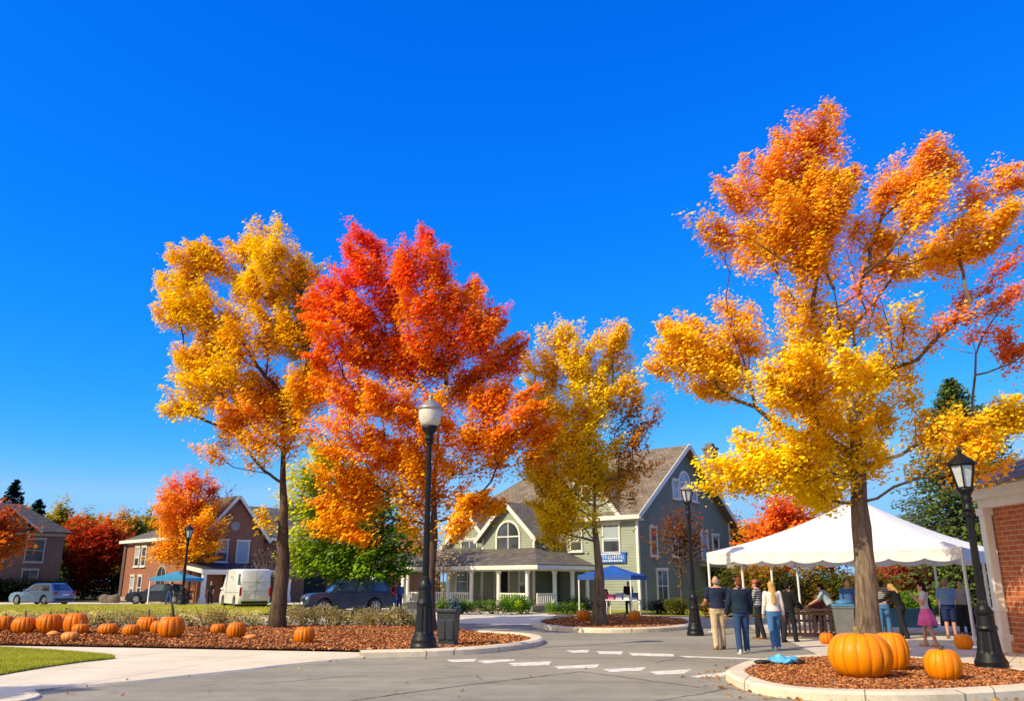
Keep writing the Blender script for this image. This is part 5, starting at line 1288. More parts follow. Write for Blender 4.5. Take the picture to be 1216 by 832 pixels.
mb = MB(); NV = 24*8   # valance with scallops
for s_ in range(4):
    c = [(-TW, 0), (0, 0), (0, TW), (-TW, TW)]; a, b = c[s_], c[(s_+1) % 4]; k = 96; nx, ny = (b[1]-a[1])/TW, -(b[0]-a[0])/TW; vs = []
    for i in range(k+1):
        q = i/k; x, y = a[0]+(b[0]-a[0])*q, a[1]+(b[1]-a[1])*q; sc = abs(sin(pi*q*8)); zt = TE-.06*sin(pi*q)+.012
        w = .02*sin(q*60)
        vs += [(x+nx*.012, y+ny*.012, zt), (x+nx*(.02+w), y+ny*(.02+w), TE-.20), (x+nx*(.03+w), y+ny*(.03+w), TE-.27-.10*sc**.7)]
    mb.add(vs, [(3*i+r, 3*i+3+r, 3*i+4+r, 3*i+1+r) for i in range(k) for r in (0, 1)])
mb.build('valance', M['marquee'], T, smooth=False)
for i in range(4):
    for (x, y) in ([(-TW, TW*i/3), (0, TW*i/3)]+([(-TW*i/3, TW)] if i in (1, 2) else [])):
        MB().tube([(x*.995, y, 0), (x*.995, y, TE)], .042, 10).box((x*.995, y, .01), (.22, .22, .02)).build('pole', M['white_post'], T)
mb = MB()
for s_ in range(4):
    c = [(-TW, 0), (0, 0), (0, TW), (-TW, TW)]; a, b = c[s_], c[(s_+1) % 4]; mb.bar((*a, TE-.05), (*b, TE-.05), .04, .04)
mb.build('frame_rail', M['white_post'], T)
# ------------------------------------------------------------------ blue canopies
M['blue_fabric'] = plain('blue_fabric', (.012, .085, .38), .6, .15, 3, .1); M['teal_fabric'] = plain('teal_fabric', (.02, .24, .46), .6, .15, 3, .1)
def popup(label, u, v, Y, w, ze, zp, mat, rz):
    b = P(u, v, Y); r = thing('canopy_tent', label, 'canopy tent', (b.x, Y, 0), rz); h = w/2; mb = MB(); ap = (0, 0, zp)
    c = [(-h, -h), (h, -h), (h, h), (-h, h)]
    for i in range(4):
        a, d = c[i], c[(i+1) % 4]; m = ((a[0]+d[0])*.22, (a[1]+d[1])*.22)
        a2, d2 = (a[0]*.5, a[1]*.5), (d[0]*.5, d[1]*.5); zm = ze+(zp-ze)*.42
        mb.add([(*a, ze), (*d, ze), (*d2, zm), (*a2, zm), ap], [(0, 1, 2, 3), (3, 2, 4)])
        mb.add([(*a, ze), (*d, ze), (*d, ze-.22), (*a, ze-.22)], [(3, 2, 1, 0)])
    mb.build('canopy', M[mat], r)
    for a in c: MB().box((a[0]*.97, a[1]*.97, ze/2), (.06, .06, ze)).build('leg', M['white_post'], r)
    return r
popup('royal blue pop-up canopy beneath the house sign', 729, 727, 42.5, 2.75, 1.9, 2.4, 'blue_fabric', R(-25))
popup('teal blue pop-up canopy in front of the brick house', 207, 716, 62, 2.7, 1.85, 2.35, 'teal_fabric', R(-10))

# ------------------------------------------------------------------ bins, planter, furniture
M['bin_slate'] = plain('slate_bin', (.030, .036, .046), .45, .25, 5, .1); M['bin_grey'] = plain('grey_bin', (.15, .16, .165), .5, .2, 5, .1)
M['bin_blue'] = plain('blue_liner', (.05, .17, .32), .4, .2, 9, .4); M['wood_dark'] = plain('dark_red_wood', (.04, .013, .010), .55, .35, 12, .2)
g = G(532, 765, .09); PL = thing('planter_bin', 'slate grey square bin topped with plants beside the tall lamp', 'planter', (*g, .07), R(-12))
mb = MB()
def tapered(mb, w0, w1, z0, z1, d0=None, d1=None, cx=0, cy=0):
    d0 = d0 or w0; d1 = d1 or w1
    return mb.add([(cx-w0/2, cy-d0/2, z0), (cx+w0/2, cy-d0/2, z0), (cx+w0/2, cy+d0/2, z0), (cx-w0/2, cy+d0/2, z0), (cx-w1/2, cy-d1/2, z1), (cx+w1/2, cy-d1/2, z1), (cx+w1/2, cy+d1/2, z1), (cx-w1/2, cy+d1/2, z1)], [(3, 2, 1, 0), (4, 5, 6, 7), (0, 1, 5, 4), (1, 2, 6, 5), (2, 3, 7, 6), (3, 0, 4, 7)])
tapered(mb, .50, .58, 0, .86); tapered(mb, .66, .66, .86, .95); tapered(mb, .58, .58, -.02, .06); mb.build('bin_body', M['bin_slate'], PL, bevel=.015)
for sg in (-1, 1): MB().box((sg*.13, -.277, .42), (.2, .03, .5)).build('panel', M['bin_slate'], PL, bevel=.01)
leafy('plant', PL, [((-.18, -.05, 1.08), (.2, .22, .2), .6), ((-.1, .1, 1.02), (.22, .2, .14), .8), ((-.28, 0, .95), (.12, .2, .2), .4)], BOX, 121, .06, 500)
leafy('flowers', PL, [((.16, 0, 1.12), (.18, .2, .16), .5), ((.2, -.1, 1.0), (.18, .16, .12), .2)], pal_grad([(0, '#223448'), (.6, '#4a6a86'), (1, '#8a96a6')], .2, nl=.8), 122, .06, 500)
g = G(1005, 762, .012); TB = thing('trash_bin', 'grey tapered trash bin with a blue lid under the marquee', 'trash bin', (*g, .012), R(-15))
mb = MB(); tapered(mb, .42, .52, 0, .88, .42, .52); tapered(mb, .56, .56, .88, .93); mb.build('bin_body', M['bin_grey'], TB, bevel=.02)
mb = MB(); tapered(mb, .58, .53, .93, 1.0); mb.ell((.03, 0, 1.02), (.23, .23, .1)); mb.build('lid', M['bin_blue'], TB, bevel=.02)
MB().box((0, .32, .82), (.4, .05, .05)).build('handle', M['bin_grey'], TB)
for sx in (-1, 1): MB().lathe([(.08, -.03), (.08, .03)], 14, Matrix.Translation((sx*.2, .26, .08)) @ Matrix.Rotation(pi/2, 4, 'Y')).build('wheel', M['tyre'], TB)
g = G(968, 757, .012); BT = thing('picnic_table', 'dark reddish wooden table with slatted sides under the marquee', 'table', (*g, .012), R(-14))
mb = MB()
for i in range(5): mb.box((0, -.36+.18*i, .78), (1.9, .165, .045))
mb.build('tabletop', M['wood_dark'], BT)
mb = MB()
for i in range(13): mb.box((-.86+.143*i, -.38, .42), (.07, .035, .62))
mb.box((0, -.38, .7), (1.84, .06, .09)); mb.box((0, -.38, .12), (1.84, .06, .09)); mb.build('slatted_side', M['wood_dark'], BT)
for sx in (-1, 1):
    for sy in (-1, 1): MB().box((sx*.88, sy*.36, .38), (.09, .09, .76)).build('leg', M['wood_dark'], BT)
mb = MB(); mb.box((0, .72, .45), (1.8, .3, .05)); mb.box((-.8, .72, .22), (.07, .26, .44)); mb.box((.8, .72, .22), (.07, .26, .44)); mb.build('bench_seat', M['wood_dark'], BT)
def cloth_table(label, u, v, w, d, rz, mat, cloth_h=.55):
    g = G(u, v, .012); r = thing('folding_table', label, 'table', (*g, .012), rz); mb = MB(); mb.box((0, 0, .74), (w, d, .03)); mb.build('tabletop', M['white_post'], r)
    for sx in (-1, 1):
        for sy in (-1, 1): MB().box((sx*(w/2-.1), sy*(d/2-.08), .36), (.035, .035, .73)).build('leg', M['trim_dark'], r)
    k = 48; vs = []; per = [(-w/2, -d/2), (w/2, -d/2), (w/2, d/2), (-w/2, d/2)]
    for i in range(k):
        s_, q = divmod(i*4/k, 1); a, b = per[int(s_)], per[(int(s_)+1) % 4]; x, y = a[0]+(b[0]-a[0])*q, a[1]+(b[1]-a[1])*q
        o = 1+.05*sin(i*1.9); vs += [(x*1.01, y*1.01, .762), (x*(1.02*o), y*(1.02*o), .76-cloth_h)]
    mb = MB(); mb.add(vs, [(2*i, 2*((i+1) % k), 2*((i+1) % k)+1, 2*i+1) for i in range(k)]+[tuple(2*i for i in range(k))]); o = mb.build('tablecloth', M[mat], None, True)
    o.location = r.location; o.rotation_euler = r.rotation_euler; return r, o
M['cloth_blue'] = plain('blue_cloth', (.03, .11, .24), .8, .2, 4, .2)
r, o = cloth_table('table with blue cloth between the bending person and the girl', 1080, 752, 1.5, .75, R(-20), 'cloth_blue'); tag(o, 'blue cloth on the table left of the long haired girl', 'tablecloth')
r, o = cloth_table('table behind the man in the blue shirt at right', 1152, 751, 1.5, .75, R(-30), 'wood_dark'); tag(o, 'dark maroon cloth on the table behind the man in blue', 'tablecloth')
g = G(741, 730, 0); CT = thing('folding_table', 'pale folding table with goods under the royal blue canopy', 'table', (g[0], g[1], 0), R(-25)); MB().box((0, 0, .72), (1.7, .7, .05)).build('tabletop', M['banner_white'], CT)
for sx in (-1, 1):
    for sy in (-1, 1): MB().box((sx*.78, sy*.28, .35), (.04, .04, .7)).build('leg', M['white_post'], CT)
cm = Matrix.Translation(CT.location) @ Matrix.Rotation(R(-25), 4, 'Z')
for i, (x, lab, c, w, hh) in enumerate(((-.6, 'pink goods box at the left of the pale canopy table', (.6, .12, .25), .3, .22), (-.2, 'lilac goods box beside the pink box on canopy table', (.45, .42, .66), .32, .28), (.2, 'white goods box in the middle of the canopy table', (.7, .7, .72), .28, .2), (.58, 'navy goods box at the right of the canopy table', (.05, .08, .25), .3, .3))):
    mb = MB(); mb.box((0, 0, hh/2), (w, .3, hh)); mb.box((0, 0, hh+.01), (w+.03, .33, .03)); mb.box((0, -.155, hh*.5), (w*.6, .012, hh*.4)); o = mb.build('goods_box', plain('box_%s' % ('pink', 'lilac', 'white', 'navy')[i], c, .6), None, bevel=.01); o.location = cm @ Vector((x, 0, .746)); o.rotation_euler.z = R(-25); tag(o, lab, 'box')
PL.scale = (.82, .82, .92)
# blue bag on the kerbed bed
g = G(930, 788, .12); BG = thing('crumpled_bag', 'crumpled light blue bag lying on the rim of the mulch bed', 'bag', (*g, .135), R(-10))
mb = MB(); mb.ell((0, 0, .05), (.27, .16, .08), 36, 18)
mb.v = [tuple(Vector(p)+Vector((.06*mnoise.noise(Vector(p)*9), .06*mnoise.noise(Vector(p)*9+Vector((7, 0, 0))), .10*mnoise.noise(Vector(p)*7+Vector((0, 5, 0)))))) for p in mb.v]
mb.v = [(x, y, max(.0, z)) for x, y, z in mb.v]; mb.build('bag_body', plain('sky_blue_plastic', (.10, .42, .68), .3, .35, 9, .3), BG, True)
mb = MB(); mb.tube([(.16, -.10, .05), (.28, -.16, .03), (.36, -.08, .04), (.30, .04, .06)], [.025, .022, .022, .02], 8); mb.ell((-.38, -.08, .03), (.16, .1, .035)); mb.build('strap', M['black_plastic'], BG, True)
# stones by the brick house
for i, (u, lab) in enumerate(((125, 'left pale boulder beside the brick house corner'), (134, 'right pale boulder beside the brick house corner'), (68, 'small pale post stone on the drive of the dark house'))):
    p = P(u, 716, 66); mb = MB(); mb.ell((0, 0, .25), (.5, .4, .38), 16, 10); mb.v = [tuple(Vector(q)*(1+.3*mnoise.noise(Vector(q)*2+Vector((i*5, 0, 0))))) for q in mb.v]; tag(mb.build('boulder', plain('boulder_rock', (.16, .13, .10), .9, .4, 2, .5), None, True, (p.x, 66, 0)), lab, 'boulder')
# ------------------------------------------------------------------ vehicles
def paint(name, col, coat=.8):
    t = NT(name); c = lin(col); n = t.noise(2.0, 3); n2 = t.noise(14, 4)
    f = t.math('ADD', t.math('MULTIPLY', n, .6), t.math('MULTIPLY', n2, .4))
    t.ln(t.ramp(f, [(.3, tuple(x*.85 for x in c)), (.7, tuple(min(1, x*1.1) for x in c))]), t.b.inputs['Base Color'])
    t.b.inputs['Metallic'].default_value = .25; t.b.inputs['Roughness'].default_value = .35
    t.b.inputs['Coat Weight'].default_value = coat; t.b.inputs['Coat Roughness'].default_value = .05; return t.m
M['paint_silver'] = paint('silver_blue_paint', (.16, .27, .44)); M['paint_dark'] = paint('dark_blue_grey_paint', (.014, .030, .075)); M['paint_navy'] = paint('navy_paint', (.012, .018, .04)); M['paint_white'] = paint('white_paint', (.84, .83, .82), .4)
def lerp(a, b, t): return a+(b-a)*t
def vehicle(name, label, cat, loc, rz, L, W, Ht, mat, belt, hood, cab, roof, wr=.33, wb=None, gc=.2, nwin=2, van=False, taper=.2, group=None):
    """cab = (rear, front) of the glasshouse at the belt line, roof = (rear, front) at the roof, in metres from the middle"""
    V = thing(name, label, cat, (*loc, 0) if len(loc) == 2 else loc, rz, group)
    wb = wb or L*.58; xf, xr = wb/2+.08, -wb/2+.02; ra = wr+.07; h = L/2; hw = W/2
    top = [(-h+.02, .45), (-h, .62), (-h+.03, belt-.08), (-h+.10, belt)] if not van else [(-h, .45), (-h, .7), (-h, belt-.1), (-h+.04, belt)]
    top += [(cab[0]+.1, belt+.01), (cab[1]-.1, belt), (cab[1], belt-.01), (lerp(cab[1], h, .5), lerp(belt, hood, .45)), (h-.35, hood), (h-.1, hood-.10), (h-.02, hood-.28), (h, .55), (h-.02, .36), (h-.12, gc)]
    bot = []
    for xc in (xf, xr):
        a0 = math.asin(max(-1, min(1, (gc-wr)/ra)))
        angs = [a0+(pi-2*a0)*i/10 for i in range(11)]
        bot += [(xc+ra*cos(a), wr+ra*sin(a)) for a in angs]
    out = top+bot+[(-h+.12, gc)]
    st = [(-1, .05), (-.965, .012), (-.9, 0), (-.5, -.004), (0, -.006), (.5, -.004), (.9, 0), (.965, .012), (1, .05)]
    if van: top = [(-h, .45), (-h, .7), (-h+.01, belt), (-h+.03, Ht-.20), (-h+.08, Ht-.06), (-h+.22, Ht), (0, Ht+.02), (roof[1]-.25, Ht), (roof[1]+.05, Ht-.06), (lerp(roof[1], cab[1], .5), lerp(Ht, belt, .48)), (cab[1], belt-.01), (lerp(cab[1], h, .5), lerp(belt, hood, .45)), (h-.35, hood), (h-.1, hood-.10), (h-.02, hood-.28), (h, .55), (h-.02, .36), (h-.12, gc)]; out = top+bot+[(-h+.12, gc)]
    zm = (belt+gc)/2; rings = []
    for q, ins in st:
        y = q*hw; kx = 1-.045*abs(q)**3-ins*.12; rings.append([(x*kx, y*(1-(taper/hw*max(0, (z-belt)/(Ht-belt)) if van else 0)), zm+(z-zm)*(1-(ins*.5 if van else ins))) for x, z in out])
    mb = MB(); mb.loft(rings)
    zr = Ht; H2 = zr-belt
    def sect(t):
        return lerp(cab[0], roof[0], t), lerp(cab[1], roof[1], t), lerp(hw-.05+(.045 if van else 0), hw-.05-taper+(.045 if van else 0), t), belt-.03+(H2+.03)*t
    rg = []
    for t, ins in ((0, 0), (.55, -.012), (.86, -.005), (.95, .03), (1.0, .14)):
        x0, x1, w, z = sect(t); ins *= (.45 if van else 1); x0 += ins; x1 -= ins; w -= ins; c = .14 if not van else .07
        rg.append([(x0+c*.4, -w, z), (x1-c, -w, z), (x1-c*.25, -w+c*.6, z), (x1, -w*.4, z), (x1+.02, 0, z), (x1, w*.4, z), (x1-c*.25, w-c*.6, z), (x1-c, w, z), (x0+c*.4, w, z), (x0, w-c*.6, z), (x0-.02, 0, z), (x0, -w+c*.6, z)])
    if not van: mb.loft(rg)
    body = mb.build('body', M[mat], V, True, fix=True); body.modifiers.new('edge', 'EDGE_SPLIT').split_angle = R(38)
    # glass
    def sidept(x_f, t, sg):
        x0, x1, w, z = sect(t); return (lerp(x0, x1, x_f), sg*(w+.018+(.01 if .2 < t < .9 else 0)), z)
    if not van: cuts = {2: [(.10, .45), (.50, .86)], 3: [(.05, .29), (.34, .60), (.65, .88)]}[nwin]
    else: cuts = [(.05, .17)]
    for sg in (-1, 1):
        for a, b in cuts:
            m2 = MB(); lo, hi = (.12, .86) if not van else (.30, .78)
            q = [sidept(a, lo, sg), sidept(b, lo, sg), sidept(b-(.0 if b < .8 else .03), hi, sg), sidept(a+(.0 if a > .15 else .03), hi, sg)]
            m2.add(q+[(x, y-sg*.03, z) for x, y, z in q], [(0, 1, 2, 3), (7, 6, 5, 4)]+[(i, 4+i, 4+(i+1) % 4, (i+1) % 4) for i in range(4)]); m2.build('side_window', M['carglass'], V, fix=True)
    def endpt(front, yf, t):
        x0, x1, w, z = sect(t); x = x1 if front else x0; return (x+(.03 if front else -.03), yf*(w-.12), z)
    for front, nm in ((True, 'windscreen'), (False, 'rear_window')):
        if van and not front: continue
        lo, hi = (.1, .9) if front else ((.18, .86) if not van else (.45, .82))
        m2 = MB(); ys = (-1, -.33, .33, 1); 
        for i in range(3): m2.add([endpt(front, ys[i], lo), endpt(front, ys[i+1], lo), endpt(front, ys[i+1], hi), endpt(front, ys[i], hi)], [(0, 1, 2, 3)])
        m2.build(nm, M['carglass'], V, fix=True)
    # wheels
    for xc in (xf, xr):
        for sg in (-1, 1):
            my = Matrix.Translation((xc, sg*(hw-.12), wr)) @ Matrix.Rotation(-pi/2*sg, 4, 'X')
            w = MB().lathe([(wr*.62, -.1), (wr*.93, -.1), (wr, -.06), (wr, .07), (wr*.93, .105), (wr*.66, .11), (wr*.62, .09)], 28, my).build('wheel', M['tyre'], V)
            m2 = MB(); m2.lathe([(wr*.64, .06), (wr*.64, .1), (wr*.58, .105), (wr*.55, .075), (.02, .085)], 24, my)
            for k in range(7):
                a = 2*pi*k/7; m2.box((wr*.33, 0, .095), (wr*.5, .05, .02), my @ Matrix.Rotation(a, 4, 'Z'))
            m2.build('rim', M['rim'], w)
        MB().box((xc, 0, wr+.05), (ra*1.7, W*.82, ra*1.2)).build('wheel_well', M['black_plastic'], V)
    # lamps, bumper trim, mirrors, handles, plate
    for sg in (-1, 1):
        m2 = MB(); m2.add([(h-.06, sg*(hw-.34), hood-.30), (h-.16, sg*(hw-.06), hood-.24), (h-.30, sg*(hw-.045), hood-.08), (h-.14, sg*(hw-.3), hood-.16)], [(0, 1, 2, 3)]); m2.slab([Vector(p)+Vector((.03, sg*.012, .01)) for p in m2.v], .05); m2.build('headlight', M['headlamp'], V, fix=True)
        if van: MB().box((-h+.0, sg*(hw-.07), 1.0), (.08, .13, .5)).build('tail_light', M['redlamp'], V, bevel=.02)
        else: MB().box((-h+.08, sg*(hw-.15), belt-.06), (.18, .26, .15)).build('tail_light', M['redlamp'], V, bevel=.03)
        m2 = MB(); m2.ell((cab[1]-.42, sg*(hw+.06), belt+.10), (.07, .11, .08), 12, 8); m2.build('mirror', M[mat], V, True)
        if not van:
            for xx in ((-.15, .95) if nwin == 2 else (-.35, .75)): MB().box((xx-.3, sg*(hw-.005), belt-.10), (.2, .03, .03)).build('door_handle', M[mat], V)
            m2 = MB()
            for xx in (-.62, .30, 1.12): m2.box((xx, sg*(hw-.004), (belt+gc)/2+.05), (.012, .01, belt-gc-.25))
            m2.build('door_seam', M['black_plastic'], V)
    m2 = MB(); m2.box((0, 0, gc+.02), (L*.9, W*.9, .1)); m2.box((-h+.04, 0, .36), (.1, W*.82, .16)); m2.box((h-.06, 0, .36), (.1, W*.78, .16)); m2.build('bumper', M['black_plastic'], V)
    MB().box((h-.0, 0, hood-.3), (.04, W*.42, .14)).build('grille', M['black_plastic'], V)
    for sx in (-1, 1): MB().box((sx*(h+.01), 0, .5 if sx > 0 else (.7 if not van else .62)), (.02, .5, .12)).build('number_plate', M['banner_white'], V)
    if van:
        m2 = MB(); m2.box((-h-.004, 0, 1.35), (.012, .02, 1.9))
        for sg in (-1, 1): m2.box((-.6, sg*(hw-.004), .95), (3.2, .014, .03)); m2.box((.9, sg*(hw-.03), 1.4), (.014, .07, 1.7))
        for zz in (1.05, 1.55): m2.box((-h-.004, 0, zz), (.012, W*.8, .02))
        m2.build('door_seam', M['trim_dark'], V)
    return V
def rzf(x, y): return atan2(y, x)
def gp(u, v, z=0.0): return G(u, v, z)
p = G(78, 716, .0); vehicle('parked_car', 'silver blue hatchback parked by the lawn at the left', 'car', (p[0], 61), rzf(-.93, .37), 4.6, 1.85, 1.5, 'paint_silver', .92, .84, (-2.05, 1.05), (-1.45, .12), nwin=2)
p = P(188, 716, 63.5); vehicle('parked_car', 'navy car mostly hidden under the teal canopy', 'car', (p.x, 63.5), rzf(-.96, -.1), 4.5, 1.8, 1.45, 'paint_navy', .92, .84, (-1.9, 1.0), (-1.3, .15), nwin=2)
p = P(411, 724, 45.5); vehicle('parked_suv', 'dark blue grey suv parked beneath the green tree', 'suv', (p.x, 45.5), rzf(-.88, -.42), 4.75, 1.9, 1.72, 'paint_dark', 1.06, 1.0, (-2.2, 1.05), (-1.85, .25), wr=.37, gc=.26, nwin=3, taper=.16)
p = P(289, 717, 54.5); vehicle('parked_van', 'white delivery van parked with its rear doors facing us', 'van', (p.x, 54.5), rzf(-.53, .85), 5.2, 1.95, 2.35, 'paint_white', 1.05, .98, (-2.74, 2.05), (-2.70, 1.25), wr=.36, gc=.26, van=True, taper=.08)
# ------------------------------------------------------------------ people
def remeshed(mb, name, mat, parent, vox=.011, sm=3):
    o = mb.build(name, mat, None, True, fix=True)
    md = o.modifiers.new('r', 'REMESH'); md.mode = 'VOXEL'; md.voxel_size = vox; md.use_smooth_shade = True
    m2 = o.modifiers.new('s', 'SMOOTH'); m2.iterations = sm; m2.factor = .5
    dg = bpy.context.evaluated_depsgraph_get(); dg.update()
    me = bpy.data.meshes.new_from_object(o.evaluated_get(dg), depsgraph=dg); me.name = name
    me.polygons.foreach_set('use_smooth', [True]*len(me.polygons))
    o.modifiers.clear(); old = o.data; o.data = me; bpy.data.meshes.remove(old)
    if not me.materials: me.materials.append(mat)
    if parent: o.parent = parent
    return o
def cloth(name, col, var=.18, stripes=None):
    if name in M: return name
    t = NT(name); c = lin(col); n = t.noise(9, 4, .6); n2 = t.noise(70, 3)
    f = t.math('ADD', t.math('MULTIPLY', n, .6), t.math('MULTIPLY', n2, .4))
    b = t.ramp(f, [(.3, tuple(x*(1-var) for x in c)), (.7, tuple(min(1, x*(1+var)) for x in c))])
    if stripes:
        sx = t.new('ShaderNodeSeparateXYZ'); t.ln(t.obj(), sx.inputs[0])
        fr = t.math('FRACT', t.math('MULTIPLY', t.math('ADD', sx.outputs[2], t.math('MULTIPLY', n, .03)), stripes[0]))
        b = t.mix(t.math('GREATER_THAN', fr, .5), b, lin(stripes[1]))
    t.ln(b, t.b.inputs['Base Color']); t.b.inputs['Roughness'].default_value = .85; t.b.inputs['Specular IOR Level'].default_value = .2
    t.bump(n, .5, .03); M[name] = t.m; return name
def person(label, loc, face, h=1.72, top='', legs='', shoes='', hair='', hairstyle='short', lean=0, sit=False, arms=((.12, .1, .2), (.12, .1, .2)), stride=.12, legw=1.0, sleeve=.55, skirt=None, shorts=False, belly=1.0, headturn=0, headtilt=0, build=1.0, z=.012, jacket=False, vox=.0115, group=None, hat=None):
    """face: heading in degrees (0 looks along +y, away from the camera). arms: (outward, forward, elbow bend) for left and right"""
    S = h/1.72; r = thing('person', label, 'person', (*loc, z), R(face), group)
    hip = Vector((0, 0, .90*S)) if not sit else Vector((0, 0, .52*S))
    up = Vector((0, sin(lean), cos(lean))); fw = Vector((0, cos(lean), -sin(lean))); rt = Vector((1, 0, 0))
    def sp(d, y=0, x=0): return hip+up*(d*S)+fw*(y*S)+rt*(x*S)
    B = build
    torso = [(-.06, .135, .100, 0), (.0, .160*B, .112*B, 0), (.08, .158*B, .112*B*belly, .0), (.18, .145*B, .105*B*belly, .01), (.28, .158*B, .112*B, .005), (.38, .175*B, .115*B, -.005), (.45, .178*B, .10, -.01), (.49, .14*B, .085, -.01), (.525, .075, .068, -.005)]
    def torso_loft(mb, ex=0.0, lo=0, hi=99, lowz=None):
        rings = []
        for i, (d, rx, ry, y) in enumerate(torso):
            if i < lo or i > hi: continue
            c = sp(d, y); rings.append([c+rt*((rx*S+ex)*cos(2*pi*k/20))+fw*((ry*S+ex)*sin(2*pi*k/20)) for k in range(20)])
        if lowz is not None:
            d, rx, ry, y = torso[lo]; c = sp(lowz, y); rings.insert(0, [c+rt*((rx*S+ex*1.3)*cos(2*pi*k/20))+fw*((ry*S+ex*1.3)*sin(2*pi*k/20)) for k in range(20)])
        mb.loft(rings)
    # limbs
    legj = []
    for sg in (-1, 1):
        hp = hip+Vector((sg*.092*S, 0, -.02*S))
        if sit: kn = hip+Vector((sg*.11*S, .42*S, .0)); an = kn+Vector((0, .03, -.42*S))
        else:
            st = stride*sg; kn = hip+Vector((sg*.098*S, .06*S*abs(st)*6*(.6 if sg > 0 else .15)+st*.45, -.425*S)); an = Vector((sg*.105*S, st-.03*S, .085*S))
        legj.append((hp, kn, an))
    armj = []
    for sg, (o, f, e) in zip((-1, 1), arms):
        sh = sp(.455, -.01, sg*.185*B); dn = -(Vector((0, 0, 1))*.6+up*.4).normalized()
        d1 = (dn*cos(f)*cos(o)+Vector((0, 1, 0))*sin(f)+rt*sg*sin(o)).normalized(); el = sh+d1*.285*S
        d2 = (dn*cos(f+e)*cos(o)+Vector((0, 1, 0))*sin(f+e)+rt*sg*(sin(o)-.25*sin(e))).normalized(); wr_ = el+d2*.25*S; armj.append((sh, el, wr_, d2))
    neck = sp(.52); hc = sp(.62, .015)+Vector((0, sin(headtilt)*.05, -.02*abs(sin(headtilt)))); HM = Matrix.Translation(hc) @ Matrix.Rotation(R(headturn), 4, 'Z') @ Matrix.Rotation(-(lean*.75+headtilt), 4, 'X')
    HM0 = HM
    mb = MB(); torso_loft(mb)
    mb.capsule(neck-up*.04*S, hc-up*.04, .056*S, .052*S)
    mb.ell((0, 0, .025*S), (.075*S, .093*S, .105*S), 18, 12, HM); mb.ell((0, .028*S, -.045*S), (.056*S, .062*S, .068*S), 14, 10, HM)
    mb.ell((0, .098*S, -.005*S), (.013*S, .022*S, .026*S), 8, 6, HM); mb.ell((0, .086*S, -.052*S), (.026*S, .012*S, .010*S), 8, 6, HM)
    for sg in (-1, 1): mb.ell((sg*.077*S, -.005*S, 0), (.012*S, .02*S, .032*S), 8, 6, HM)
    for sg, (sh, el, wr_, d2) in zip((-1, 1), armj):
        mb.capsule(sh, el, .050*S, .040*S); mb.capsule(el, wr_, .040*S, .027*S)
        pc = wr_+d2*.055*S; side = d2.cross(Vector((0, 0, 1)) if abs(d2.z) < .9 else Vector((0, 1, 0))).normalized(); nrm = side.cross(d2).normalized()
        wd = nrm if abs(d2.z) > .9 else side
        th = d2.cross(wd).normalized()
        mb.capsule(wr_, pc, .026*S, .032*S)
        for k in range(4):
            b0 = pc+d2*.03*S+wd*(k-1.5)*.021*S; L = (.06, .074, .078, .066)[k]*S; m1 = b0+d2*L*.55+th*.008*S; t1 = m1+d2*L*.4+th*.022*S
            mb.capsule(b0-d2*.03*S, m1, .0105*S, .0095*S, 8); mb.capsule(m1, t1, .0095*S, .0075*S, 8)
        tb = pc-d2*.015*S+wd*-.028*S; mb.capsule(tb, tb-wd*.025*S+d2*.035*S, .0115*S, .010*S, 8); mb.capsule(tb-wd*.025*S+d2*.035*S, tb-wd*.028*S+d2*.065*S, .010*S, .008*S, 8)
    for hp, kn, an in legj:
        mb.capsule(hp, kn, .082*S*legw, .055*S); mb.capsule(kn, kn.lerp(an, .35), .054*S, .056*S); mb.capsule(kn.lerp(an, .35), an, .056*S, .036*S); mb.capsule(an, an+Vector((0, .12*S, -.045*S)), .038*S, .028*S); mb.capsule(an, an+Vector((0, -.03, -.03*S)), .036*S, .034*S)
    remeshed(mb, 'body', M['skin'], r, vox)
    # clothes
    mb = MB(); ex = .016 if not jacket else .028
    torso_loft(mb, ex, 2 if not jacket else 1, 7, -.03 if jacket else .02)
    for sh, el, wr_, d2 in armj:
        if sleeve <= .5: mb.capsule(sh, sh.lerp(el, sleeve*2), .050*S+ex, .047*S+ex*.9)
        else: mb.capsule(sh, el, .050*S+ex, .040*S+ex); mb.capsule(el, el.lerp(wr_, (sleeve-.5)*2), .040*S+ex, .03*S+ex*.9)
    remeshed(mb, 'jacket' if jacket else 'shirt', M[top], r, vox*1.15, 2)
    if jacket or sleeve > .9:
        m2 = MB(); c = sp(.505, -.005); m2.loft([[sp(d, -.005)+rt*(rx*cos(2*pi*k/16))+fw*(ry*sin(2*pi*k/16)) for k in range(16)] for d, rx, ry in ((.48, .10*S, .095*S), (.535, .078*S, .08*S))]); m2.build('collar', M[top], r, True)
    if skirt:
        mb = MB(); rings = []
        for d, rx, ry in ((.10, .15, .11), (.0, .185, .145), (-.15, .235, .20), (-.36, .285, .25)):
            c = sp(d); rings.append([c+rt*(rx*S*(1+.06*cos(9*2*pi*k/54)*(0.1-d)*2.4)*cos(2*pi*k/54))+fw*(ry*S*(1+.06*cos(9*2*pi*k/54)*(.1-d)*2.4)*sin(2*pi*k/54)) for k in range(54)])
        mb.loft(rings); mb.build('skirt', M[skirt], r, True)
    else:
        mb = MB(); torso_loft(mb, .014, 0, 2, -.10)
        for hp, kn, an in legj:
            if shorts: mb.capsule(hp, hp.lerp(kn, .85), .085*S*legw+.022, .068*S+.03)
            else: mb.capsule(hp, kn, .082*S*legw+.018, .056*S+.022); mb.capsule(kn, an+Vector((0, 0, -.02*S)), .056*S+.020, .044*S+.022)
        remeshed(mb, 'shorts' if shorts else 'trousers', M[legs], r, vox*1.15, 2)
